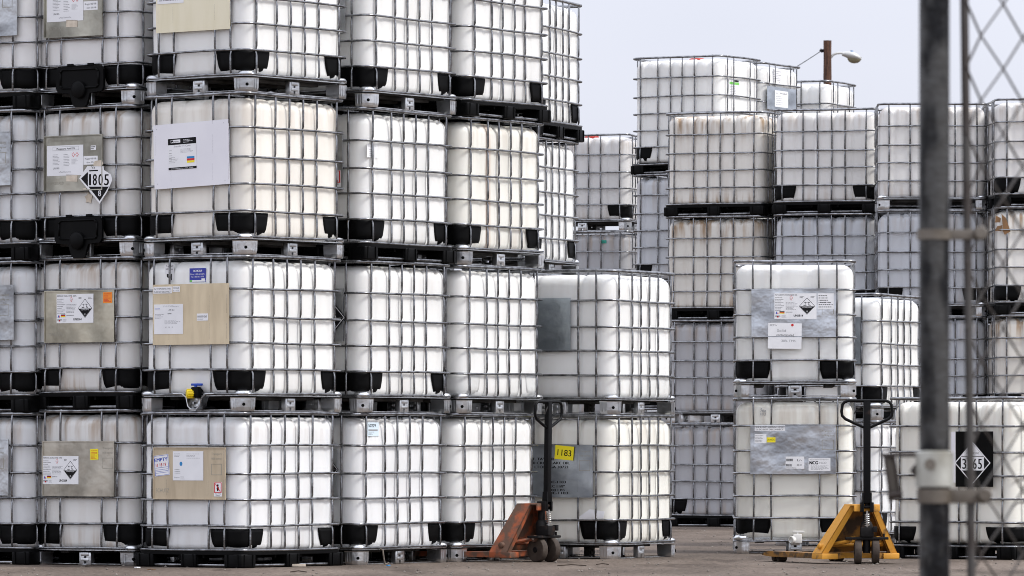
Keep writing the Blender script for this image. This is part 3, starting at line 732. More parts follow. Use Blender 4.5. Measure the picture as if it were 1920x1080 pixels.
for t, y in ((B3, 256), (B4, -34)):
    plate(t, 'front', (84, y), (194, y + 100), M_TANM, (.85, .88, .92, 1), lip=.012)
    stamp(t, [(91, y + 11, '(1) Handle with care / empty before return / clean', .022, .36), (92, y + 91, 'DANGER ACID', .024, .15)], 0, M_EMB)
    sticker(t, (89, y + 18), (157, y + 72), acid_sheet, parent=t.plate, name='label_sheet')
    sticker(t, (157.5, y + 37), (184, y + 52), age_sheet, parent=t.plate, name='date_sticker')
    if t is B3: sticker(t, (171, y + 17), (181, y + 25), lambda mb, P, fr, W, H, w: fr.lines(mb, *P(.05, .1), *P(.95, .9), 2, M_INK, w, rs, .5), parent=t.plate, name='barcode_sticker')
    sticker(t, (125, y + 72), (146, y + 84), None, M_TORN, parent=t.plate, tilt=-3, name='torn_sticker')
# torn 1805 placard
def placard1805(t):
    u, v = uv(t, 'front', 181.5, 345); fr = Face(FR['front'], R(0), (u, v)); mb = MB(); w = .012; k = 1 / 206.; 
    Q_ = lambda x, y: uv(t, 'front', x, y)
    outer = [Q_(*p) for p in ((150.5, 335), (189, 382), (203, 360), (209, 346), (212.5, 338), (210, 327), (197, 319), (196, 312), (166, 311.5), (158, 323))]
    fr.poly(mb, outer, w, w + .0015, M_PAPER)
    fr.poly(mb, [Q_(*p) for p in ((154, 335), (167, 350), (167, 323), (165.5, 323.5))], w + .0015, w + .002, M_INK)
    fr.poly(mb, [Q_(*p) for p in ((168, 350), (189, 377), (200, 360), (206, 350))], w + .0015, w + .002, M_INK)
    for i, (c, x0, x1) in enumerate((('1', 169.5, 172.5), ('8', 176.5, 183.5), ('0', 187, 194.5), ('5', 198, 206))):
        a = Q_(x0, 347.5); b = Q_(x1, 325.5); fr.text(mb, c, a[0], a[1], b[1] - a[1], M_INK, w + .002, b[0] - a[0], bold=.0025)
    a = Q_(186.5, 368); fr.text(mb, '8', a[0], a[1], .046, M_PAPER, w + .0024, .026, bold=.002)
    a, b = Q_(169.5, 321.5), Q_(186, 318.5); fr.rect(mb, a[0], a[1], b[0], b[1], w + .0015, w + .002, M_INK)
    a = Q_(173, 316.5); fr.text(mb, 'Ya', a[0], a[1], .018, M_INK, w + .002, .04)
    for p in (((177, 308), (180, 302), (193, 300), (196, 307), (192, 312), (178, 311)), ((157, 354), (163, 352.5), (165, 356), (159, 356))):
        fr.poly(mb, [Q_(*q) for q in p][::-1], w + .002, w + .003, M_TORN)
    mb.build('hazard_placard', t.o)['label'] = 'torn black and white 1805 placard'
    mb = MB(); fr2 = Face(FR['front'])
    c = Q_(163, 371)
    pts = []
    for i in range(11): a = 2 * math.pi * i / 11; r = .045 * (1 if i % 2 else .65); pts.append((c[0] + r * math.cos(a), c[1] + r * math.sin(a)))
    fr2.poly(mb, pts, -.026, -.022, M_TORN); mb.build('glue_residue', t.o)
placard1805(B3)
# C column
sticker(C1, (294, 838), (294.5, 838.5), None) if False else None
plate(C1, 'front', (288, 839), (424, 937), M_TAN, (1.04, 1.04, 1.04, 1)); bracket_marks(C1, 397, 853); stamp(C1, [(293, 923, 'SCHUTZ', .03, .13)], 0)
def empty_st(mb, P, fr, W, H, w):
    for a in ((.03, .02, .97, .035), (.03, .965, .97, .98), (.03, .035, .055, .965), (.945, .035, .97, .965)): fr.rect(mb, *P(a[0], a[1]), *P(a[2], a[3]), w, w + .0003, M_BLUE)
    fr.text(mb, 'EMPTY', *P(.06, .70), H * .17, M_BLUE, w, W * .86, bold=.0015)
    fr.text(mb, '11 18 19', *P(.12, .45), H * .16, M_RED, w, W * .68, bold=.001)
    for y in (.40, .30, .22, .15): fr.rect(mb, *P(.08, y - .008), *P(.9, y + .006), w, w + .0003, M_BLUE)
sticker(C1, (290, 853), (318, 892), empty_st, parent=C1.plate, tilt=6, name='empty_sticker', label='white sticker reading EMPTY in blue')
def dot_sheet(mb, P, fr, W, H, w):
    fr.lines(mb, *P(.05, .80), *P(.30, .93), 3, M_GREY, w, rs); fr.lines(mb, *P(.45, .74), *P(.92, .93), 4, M_GREY, w, rs, .25)
    u, v = P(.27, .57); fr.poly(mb, [(u + .014 * math.cos(i * .52), v + .016 * math.sin(i * .52)) for i in range(12)], w, w + .0004, M_CYAN)
    fr.lines(mb, *P(.06, .22), *P(.30, .40), 3, M_GREY, w, rs, .3); fr.text(mb, 'brenco', *P(.05, .08), H * .05, M_GREY, w, W * .17); fr.lines(mb, *P(.25, .03), *P(.42, .14), 3, M_GREY, w, rs)
sticker(C1, (325, 846), (382, 901), dot_sheet, parent=C1.plate, name='label_sheet')
def noman(mb, P, fr, W, H, w):
    fr.rect(mb, *P(.04, .26), *P(.96, .98), w, w + .0003, M_RED); fr.rect(mb, *P(.14, .31), *P(.86, .93), w + .0003, w + .0006, M_PAPER)
    u, v = P(.5, .78); fr.poly(mb, [(u + W * .11 * math.cos(i * .79), v + W * .11 * math.sin(i * .79)) for i in range(8)], w + .0006, w + .0009, M_INK)
    fr.poly(mb, [P(.42, .70), P(.34, .55), P(.42, .38), P(.56, .38), P(.66, .56), P(.58, .70)][::1], w + .0006, w + .0009, M_INK)
    fr.poly(mb, [P(.16, .88), P(.22, .92), P(.84, .36), P(.78, .32)], w + .0009, w + .0012, M_RED)
    fr.text(mb, 'MAX TWO', *P(.14, .14), H * .08, M_INK, w, W * .72); fr.text(mb, 'HIGH', *P(.24, .03), H * .07, M_INK, w, W * .5)
sticker(C1, (402, 904), (417, 931), noman, parent=C1.plate, name='prohibition_sticker')
plate(C2, 'front', (287, 534), (430, 645), M_TAN, (1.28, 1.30, 1.28, 1), rim=False)
def grey_lines(n, **k):
    def d(mb, P, fr, W, H, w): fr.lines(mb, *P(.06, .08), *P(.94, .92), n, k.get('m', M_GREY), w, rs, k.get('th', .35))
    return d
def ap63(mb, P, fr, W, H, w):
    fr.text(mb, 'AP-63', *P(.50, .78), H * .055, M_INK, w, W * .2); fr.lines(mb, *P(.3, .90), *P(.95, .96), 2, M_GREY, w, rs); fr.lines(mb, *P(.03, .52), *P(.35, .68), 4, M_GREY, w, rs)
    fr.rect(mb, *P(.47, .67), *P(.60, .69), w, w + .0003, M_INK); fr.lines(mb, *P(.36, .33), *P(.97, .46), 4, M_GREY, w, rs); fr.text(mb, 'x  x  x', *P(.38, .22), H * .04, M_INK, w, W * .28)
    fr.rect(mb, *P(.02, .84), *P(.2, .86), w, w + .0003, M_BLUE)
sticker(C2, (290, 571), (344, 626), ap63, parent=C2.plate, name='label_sheet')
def num_st(s):
    def d(mb, P, fr, W, H, w): fr.text(mb, s, *P(.05, .45), H * .28, M_INK, w, W * .85); fr.lines(mb, *P(.05, .1), *P(.6, .3), 2, M_GREY, w, rs)
    return d
sticker(C2, (370, 588), (391, 601), num_st('0000051265'), parent=C2.plate, name='number_sticker')
def caution(mb, P, fr, W, H, w):
    fr.text(mb, 'Ca STOP USING THIS', *P(.04, .56), H * .26, M_INK, w, W * .9); fr.text(mb, 'Ca DO NOT DISCONNECT', *P(.04, .12), H * .26, M_INK, w, W * .9)
sticker(C2, (288.5, 538), (323, 550), caution, parent=C2.plate, name='warning_sticker'); 
sticker(C2, (324.5, 537), (338, 547), lambda mb, P, fr, W, H, w: (fr.text(mb, 'CONCLIS', *P(.08, .55), H * .28, M_INK, w, W * .8), fr.text(mb, '01 - 0 133', *P(.08, .1), H * .28, M_INK, w, W * .8)), parent=C2.plate, name='code_sticker')
WB = -.0335
def transp(mb, P, fr, W, H, w):
    fr.text(mb, 'Transport', *P(.1, .86), H * .11, M_INK, w, W * .8); fr.text(mb, '1658 kg max', *P(.1, .68), H * .11, M_INK, w, W * .8)
    u, v = P(.5, .55); q = H * .06; fr.poly(mb, [(u - q, v), (u, v - q), (u + q, v), (u, v + q)], w, w + .0003, M_INK); fr.rect(mb, *P(.22, .06), *P(.78, .44), w, w + .0003, M_INK)
sticker(C2, (304.5, 496), (321, 527), transp, parent=C2.bottle, name='transport_sticker', w=-.031)
def pickup(mb, P, fr, W, H, w):
    fr.text(mb, 'IBC PICKUP', *P(.25, .74), H * .15, M_PAPER, w, W * .52, bold=.0008); fr.text(mb, 'Phone: 1-800-461-8294', *P(.06, .52), H * .11, M_PAPER, w, W * .86)
    fr.text(mb, 'Fax: 1-800-461-4196', *P(.1, .34), H * .11, M_PAPER, w, W * .78); fr.rect(mb, *P(.02, .03), *P(.98, .15), w, w + .0003, M_PAPER); fr.rect(mb, *P(.02, .03), *P(.16, .15), w + .0003, w + .0006, M_GRN)
    fr.rect(mb, *P(.74, .03), *P(.96, .26), w + .0003, w + .0007, M_PAPER)
sticker(C2, (350.5, 503), (381, 528.5), pickup, M_NAVY, parent=C2.bottle, name='pickup_sticker', w=-.031)
plate(C3, 'front', (289, 232.5), (430, 347.5), M_BOARD, (1, 1, 1, 1), 'large plain white board with a small printed label', rim=False, tilt=1.7, name='white_board')
def board_lab(mb, P, fr, W, H, w):
    fr.rect(mb, *P(0, .80), *P(1, 1), w, w + .0003, M_INK); fr.rect(mb, *P(0, 0), *P(1, .07), w, w + .0003, M_INK)
    fr.rect(mb, *P(.10, .86), *P(.44, .96), w + .0003, w + .0006, M_PAPER); fr.text(mb, 'Shane', *P(.18, .875), H * .06, M_INK, w + .001, W * .2); fr.poly(mb, [P(.11, .87), P(.19, .90), P(.17, .95), P(.11, .95)], w + .0006, w + .0009, M_INK)
    fr.lines(mb, *P(.55, .84), *P(.92, .96), 3, M_PAPER, w + .0006, rs, .3); fr.text(mb, 'Shamler N-Core', *P(.2, .72), H * .06, M_GREY, w, W * .6)
    fr.lines(mb, *P(.03, .25), *P(.15, .66), 5, M_GREY, w, rs, .2); fr.lines(mb, *P(.44, .52), *P(.95, .66), 4, M_GREY, w, rs, .25); fr.lines(mb, *P(.03, .2), *P(.38, .42), 4, M_GREY, w, rs, .2)
    for i, m in enumerate((M_CYAN, M_RED, M_YEL)): fr.rect(mb, *P(.66, .33 - .07 * i), *P(.93, .395 - .07 * i), w, w + .0004, m)
    fr.text(mb, 'www.shamlercore.com  1-800', *P(.08, .018), H * .03, M_PAPER, w + .0006, W * .8)
sticker(C3, (316.5, 260), (369, 316), board_lab, parent=C3.plate, tilt=1.7, name='label_sheet')
mbp = MB()
for a in ((296, 240.5), (422, 232.5), (422, 341), (296, 343)):
    u, v = uv(C3, 'front', *a); C3.fr.text(mbp, '>', u - .008, v - .006, .013, M_GREY, PW + .001)
mbp.build('staple', C3.plate)
plate(C4, 'front', (293, -48), (432, 54), M_CREAM, (1, 1, 1, 1), 'blank cream plate', rim=False)
sticker(C4, (296, -40), (345, 5), grey_lines(9), parent=C4.plate, name='label_sheet')
# valve of C2
def valve(t, px, py, body, capm, lev, big=False):
    u, v = uv(t, 'front', px, py); X = FR['front']; mb = MB()
    mb.lathe([(.034, -.08), (.034, .015)], body, 16, X @ Matrix.Translation((u + .035, v + .012, -.0)))
    mb.box((u - .0, v - .03, -.012), (u + .075, v + .05, .030), body, .012, X)
    vo = mb.build('valve', t.o)
    mb = MB(); Y = X @ Matrix.Translation((u, v, .016)) @ Matrix.Rotation(R(-38), 4, 'Y')
    if capm is not None:
        mb.lathe([(.033, -.02), (.033, .034), (.029, .040), (.001, .040)], capm, 20, Y)
        for i in range(12): mb.box((-.004, .030, -.018), (.004, .0365, .034), capm, .001, Y @ Matrix.Rotation(i * math.pi / 6, 4, 'Z'))
        mb.build('valve_cap', vo)
    else:
        mb.lathe([(.030, -.02), (.030, .03), (.024, .034), (.022, .01), (.001, .01)], body, 20, Y); mb.build('valve_outlet', vo)
    mb = MB(); mb.tube([(u + .035, v + .04, .01), (u + .035, v + .064, .01)], .012, lev, 10, X=X)
    mb.box((u - .005, v + .058, -.004), (u + .095, v + .076, .022), lev, .006, X @ Matrix.Translation((0, 0, 0)))
    mb.build('valve_lever', vo)
valve(C2, 362, 738, M_BLK, M_YCAP, M_BLEV)
valve(L1, 1487, 1012, M_WVAL, None, M_WVAL)
u, v = uv(C2, 'front', 362, 738); mb = MB()
lip = [(u - .19, .128), (u - .10, .126), (u - .062, .10), (u - .045, .035), (u - .015, .012), (u + .04, .012), (u + .07, .035), (u + .088, .10), (u + .125, .126), (u + .21, .128)]
mb.shell([[Vector((p[0], p[1], .004)) for p in lip], [Vector((p[0], p[1], -.07)) for p in lip]], [[Vector((p[0], p[1] + .005, .004)) for p in lip], [Vector((p[0], p[1] + .005, -.07)) for p in lip]], M_ZINC)
for i in range(len(mb.v)): mb.v[i] = FR['front'] @ mb.v[i]
mb.tube([(p[0], p[1] + .004, .006) for p in lip], .006, M_ZINC, 8, X=FR['front']); mb.build('drip_tray', C2.o)
# D slivers
plate(D1, 'front', (535, 842), (633, 935)); plate(D2, 'front', (540, 543), (645, 640), M_PLATE); plate(D3, 'front', (545, 250), (643, 352)); plate(D4, 'front', (548, -40), (648, 60))
def side_diamond(t, px, py, r, tx):
    u, v = uv(t, 'front', px, py); u -= r; fr = Face(FR['front']); mb = MB(); w = diamond(fr, mb, u, v, r, .009, top=M_INK)
    fr.text(mb, tx, u, v - r * .2, r * .34, M_PAPER, w, r * .9, just='C'); mb.build('hazard_placard', t.o)
side_diamond(D2, 649.5, 595, .16, '1760'); side_diamond(D1, 636, 880, .12, '8')
sticker(D3, (614, 320), (640, 351), noman, parent=D3.plate, name='prohibition_sticker')
sticker(D3, (694, 270), (714, 296), lambda mb, P, fr, W, H, w: (fr.text(mb, '1000000951', *P(.05, .82), H * .10, M_GREY, w, W * .9), fr.lines(mb, *P(.2, .1), *P(.8, .7), 4, M_GREY, w, rs, .25)), face='right', parent=D3.bottle, name='faded_label', w=-.031)
def s50229(mb, P, fr, W, H, w):
    fr.text(mb, '50229', *P(.08, .66), H * .24, M_INK, w, W * .65, bold=.001); fr.rect(mb, *P(.08, .38), *P(.9, .5), w, w + .0003, M_GREY); fr.lines(mb, *P(.08, .08), *P(.6, .34), 4, M_INK, w, rs, .3)
sticker(D1, (695, 792), (716, 818), s50229, M_PALEB, face='right', parent=D1.bottle, name='number_label', w=-.031)
# G plates
plate(G2, 'front', (960, 560), (1070, 657), M_PLATE, (.62, .67, .70, 1), rim=False)
plate(G1, 'front', (975, 835), (1112, 933), M_PLATE, (.80, .84, .90, 1), rim=True); G1f = G1
def stencil(t, rows):
    for px, py, s, h, wd in rows:
        mb = MB(); u, v = uv(t, 'front', px, py); t.fr.text(mb, s, u, v, h, M_INK, PW + .0006, wd, bold=.0016); mb.build('stencil_line', t.plate)
stencil(G1, [(1000, 863, 'F. TAYLOR', .022, .19), (1000, 870.5, '0 CROSSLAKE DR.', .022, .33), (1003, 878, 'LTON, GA 30721', .022, .30), (1030, 906, 'DE-1183', .020, .15), (1032, 914, 'EC 11/8"', .020, .13), (1034, 921, '00 LBS', .020, .12), (1030, 926.5, 'DE-1183', .020, .17)])
bracket_marks(G1, 1086, 848)
sticker(G1, (1042, 836), (1077, 862), lambda mb, P, fr, W, H, w: fr.text(mb, '1183', *P(.14, .28), H * .46, M_INK, w, W * .74, bold=.0006), M_YEL, parent=G1.plate, tilt=-5, name='number_card', w=PW + .010, label='bright yellow card reading 1183')
# L plates
plate(L2_, 'front', (1409, 543), (1567, 632), M_PLATE, (1.2, 1.22, 1.25, 1)); bracket_marks(L2_, 1541, 556)
sticker(L2_, (1452, 550), (1531, 598), hazard_label('POTASSIUM HYDROXIDE 45%', 'UN1814'), parent=L2_.plate, name='label_sheet')
sticker(L2_, (1533, 550), (1564, 580), grey_lines(6, m=M_INK, th=.3), parent=L2_.plate, name='barcode_label')
def note(mb, P, fr, W, H, w):
    fr.text(mb, 'BETW', *P(.05, .88), H * .07, M_GREY, w, W * .22); u, v = P(.72, .93); fr.poly(mb, [(u + .011 * math.cos(i * .52), v + .011 * math.sin(i * .52)) for i in range(12)], w, w + .0004, M_RED)
    fr.text(mb, 'Solid', *P(.27, .66), H * .10, M_GREY, w, W * .26); fr.text(mb, 'contaminated', *P(.25, .50), H * .09, M_INK, w, W * .52); fr.text(mb, '30% TMS', *P(.40, .27), H * .09, M_GREY, w, W * .42)
sticker(L2_, (1440, 606), (1503, 654), note, parent=L2_.o, tilt=-1, name='handwritten_note', w=.008, label='white handwritten note with a red dot')
plate(L1, 'front', (1407, 798), (1567, 889), M_PLATE, (1.15, 1.17, 1.2, 1)); bracket_marks(L1, 1541, 810)
sticker(L1, (1415, 797), (1472, 808), caution, parent=L1.plate, name='warning_sticker')
sticker(L1, (1415, 814), (1437, 831), grey_lines(5), parent=L1.plate, name='small_label')
sticker(L1, (1437.5, 820), (1454, 829.5), lambda mb, P, fr, W, H, w: fr.text(mb, '3% NCG', *P(.08, .38), H * .35, M_INK, w, W * .84), M_YEL, parent=L1.plate, name='yellow_sticker')
def barc(mb, P, fr, W, H, w):
    x = .04
    while x < .38: d = rs.uniform(.01, .03); fr.rect(mb, *P(x, .62), *P(min(x + d, .38), .82), w, w + .0003, M_INK); x += d * 1.8
    x = .04
    while x < .34: d = rs.uniform(.01, .03); fr.rect(mb, *P(x, .2), *P(min(x + d, .34), .4), w, w + .0003, M_INK); x += d * 1.8
    fr.text(mb, 'L/-', *P(.62, .62), H * .18, M_INK, w, W * .25); fr.text(mb, '05:21', *P(.6, .25), H * .12, M_INK, w, W * .25); fr.lines(mb, *P(.04, .02), *P(.6, .14), 2, M_GREY, w, rs)
sticker(L1, (1473, 856), (1508, 879), barc, parent=L1.plate, name='barcode_label')
def ncg(mb, P, fr, W, H, w):
    fr.text(mb, 'RECONDITIONED BY', *P(.06, .84), H * .08, M_GREY, w, W * .86); fr.text(mb, 'NCG', *P(.05, .52), H * .26, M_INK, w, W * .38, bold=.002); fr.text(mb, 'NCO', *P(.50, .56), H * .16, M_GREY, w, W * .32)
    fr.lines(mb, *P(.1, .08), *P(.95, .44), 5, M_GREY, w, rs, .3)
sticker(L1, (1516, 859), (1557, 883), ncg, parent=L1.plate, name='company_sticker')
mbp = MB(); u, v = uv(L1, 'front', 1425, 771); Face(FR['front'], R(-12), (u, v)).text(mbp, '5ea', u, v, .03, M_GREY, -.030, .05); Face(FR['front'], R(-6), (u, v)).text(mbp, 'HF3', u + .006, v - .034, .026, M_GREY, -.030, .045); mbp.build('marker_writing', L1.bottle)
plate(Q2, 'front', (1530, 595), (1614, 682), M_PLATE, (.7, .74, .76, 1)); plate(Q1, 'front', (1530, 828), (1606, 920), M_PLATE)
# R: black board with 3265 diamond
plate(R1, 'left', (1783.5, 810), (1792, 905), M_BOARD, rim=False, name='white_board')
plate(R1, 'left', (1792, 809), (1862.5, 913), M_BLK, rim=False, name='placard_board', label='black board with 3265 hazard diamond'); pb = R1.plate
mbp = MB(); u, v = uv(R1, 'left', 1824, 868); fr = Face(FR['left']); rr_ = .168
w0 = PW + .001
Dm = lambda k: [(u - rr_ * k, v), (u, v - rr_ * k * 1.02), (u + rr_ * k, v), (u, v + rr_ * k * 1.02)]
fr.poly(mbp, Dm(1), w0, w0 + .0006, M_PAPER); fr.poly(mbp, Dm(.93), w0 + .0006, w0 + .001, M_INK)
fr.poly(mbp, [(u - rr_ * .60, v + rr_ * .33), (u + rr_ * .60, v + rr_ * .33), (u, v + rr_ * .93)], w0 + .001, w0 + .0014, M_PAPER)
fr.rect(mbp, u - rr_ * .64, v - rr_ * .36, u + rr_ * .64, v + rr_ * .30, w0 + .001, w0 + .0014, M_PAPER)
for i, c in enumerate('3265'): fr.text(mbp, c, u - rr_ * .55 + i * rr_ * .29, v - rr_ * .28, rr_ * .5, M_INK, w0 + .0018, rr_ * .20, bold=.002)
fr.text(mbp, 'UN CORROSIVE', u, v + rr_ * .42, rr_ * .09, M_INK, w0 + .0018, rr_ * .7, just='C'); fr.text(mbp, '8', u, v - rr_ * .78, rr_ * .22, M_PAPER, w0 + .0018, just='C')
mbp.build('hazard_placard', pb)
# far labels
def green_lab(mb, P, fr, W, H, w):
    fr.rect(mb, *P(.05, .72), *P(.95, .86), w, w + .0004, M_GRN); fr.rect(mb, *P(.5, .88), *P(.9, .98), w, w + .0003, M_INK); fr.lines(mb, *P(.1, .1), *P(.9, .65), 6, M_GREY, w, rs, .25)
sticker(I4, (1371, 148), (1391, 184), green_lab, face='front', parent=I4.bottle, name='green_label', w=-.030)
plate(O4, 'front', (1438, 161), (1492, 211), M_PLATE, (.95, 1.0, 1.05, 1), rim=False)
sticker(O4, (1452, 169), (1477, 203), lambda mb, P, fr, W, H, w: (fr.text(mb, 'L-  Mobil', *P(.08, .8), H * .09, M_INK, w, W * .8), fr.lines(mb, *P(.08, .1), *P(.7, .7), 5, M_GREY, w, rs, .2)), parent=O4.plate, name='label_sheet')
sticker(O4, (1453, 129), (1470, 159), grey_lines(7, th=.3), face='front', parent=O4.bottle, name='faded_label', w=-.030)
sticker(P4, (1575, 194), (1601, 203), grey_lines(2, th=.5), face='front', parent=P4.bottle, name='paper_label', w=-.030)
sticker(H3, (1125, 450), (1136, 456), lambda mb, P, fr, W, H, w: fr.lines(mb, *P(.1, .2), *P(.9, .8), 2, M_INK, w, rs), M_TEAL, face='left', parent=H3.bottle, name='teal_sticker', w=-.030)

# ================= loose things on the totes =================
mb = MB(); pts = [uv(G1, 'front', *p) for p in ((1076, 975), (1105, 955), (1132, 959), (1130, 972), (1112, 974))]
fr = Face(G1.M @ FR['front']); zz = [-.012, -.004, -.016, -.010, -.006]
n = len(pts); cxp = sum(p[0] for p in pts) / n, sum(p[1] for p in pts) / n
vs = [(p[0], p[1], z) for p, z in zip(pts, zz)] + [(cxp[0], cxp[1], .006)] + [(p[0], p[1], z - .002) for p, z in zip(pts, zz)] + [(cxp[0], cxp[1], .003)]
fs = [(i, (i + 1) % n, n) for i in range(n)] + [(n + 1 + (i + 1) % n, n + 1 + i, 2 * n + 1) for i in range(n)] + [(i, n + 1 + i, n + 1 + (i + 1) % n, (i + 1) % n) for i in range(n)]
mb.add(vs, fs, M_PAPER, False, fr.X); tag(mb.build('paper_scrap'), 'crumpled white sheet stuck in the cage of the 1183 tote', 'paper')
mb = MB()
for sh, z in ((((1868, 404), (1877, 409), (1876, 417), (1866, 417)), -.02), (((1878, 401), (1886, 408), (1895, 434), (1884, 440), (1880, 432), (1880, 420)), -.012), (((1870, 424), (1880, 422), (1878, 433), (1866, 433)), -.018)):
    pts = [uv(N3, 'left', *p) for p in sh]; mb.prism(pts, z, z + .003, M_CARD, N3.M @ FR['left'])
tag(mb.build('cardboard_scrap'), 'torn brown cardboard caught in the cage at the right picture edge', 'cardboard')
# brown run-off streak down the side of E3's bottle
m2 = M_HDPE.copy(); m2.name = 'streaked_white_plastic'; t = m2.node_tree; L = t.links.new; b_ = t.nodes['Principled BSDF']
src = b_.inputs['Base Color'].links[0].from_socket; y0 = uv(E3, 'right', 921, 330)[0]
tcn = t.nodes.new('ShaderNodeTexCoord'); sp = t.nodes.new('ShaderNodeSeparateXYZ'); nz_ = t.nodes.new('ShaderNodeTexNoise'); nz_.inputs['Scale'].default_value = 4; L(tcn.outputs['Object'], nz_.inputs[0]); L(tcn.outputs['Object'], sp.inputs[0])
def mm(op, a, b):
    n = t.nodes.new('ShaderNodeMath'); n.operation = op
    for i, v in enumerate((a, b)):
        if isinstance(v, (int, float)): n.inputs[i].default_value = v
        else: L(v, n.inputs[i])
    return n.outputs[0]
d_ = mm('ABSOLUTE', mm('ADD', mm('SUBTRACT', sp.outputs['Y'], y0), mm('MULTIPLY', mm('SUBTRACT', nz_.outputs[0], .5), .05)), 0)
k_ = t.nodes.new('ShaderNodeMapRange'); k_.inputs[1].default_value = .012; k_.inputs[2].default_value = .05; k_.inputs[3].default_value = .6; k_.inputs[4].default_value = 0; L(d_, k_.inputs[0])
mx = t.nodes.new('ShaderNodeMix'); mx.data_type = 'RGBA'; L(k_.outputs[0], mx.inputs[0]); L(src, mx.inputs[6]); mx.inputs[7].default_value = (.55, .38, .27, 1); L(mx.outputs[2], b_.inputs['Base Color'])
me = E3.bottle.data.copy(); me.materials[0] = m2; E3.bottle.data = me
# loose strap hanging from the pallet of the 50229 tote
a = uv(D1, 'right', 712, 1029); fx = D1.M @ FR['right']; mb = MB()
mb.tube([(a[0], a[1], .004), (a[0] + .01, a[1] - .01, .02), (a[0] + .012, a[1] - .07, .03), (a[0] + .02, a[1] - .118, .035), (a[0] + .05, .012, .05)], .007, M_FIT, 8, X=fx)
tag(mb.build('loose_strap'), 'short worn cord dangling over the pallet of the 50229 tote', 'cord')

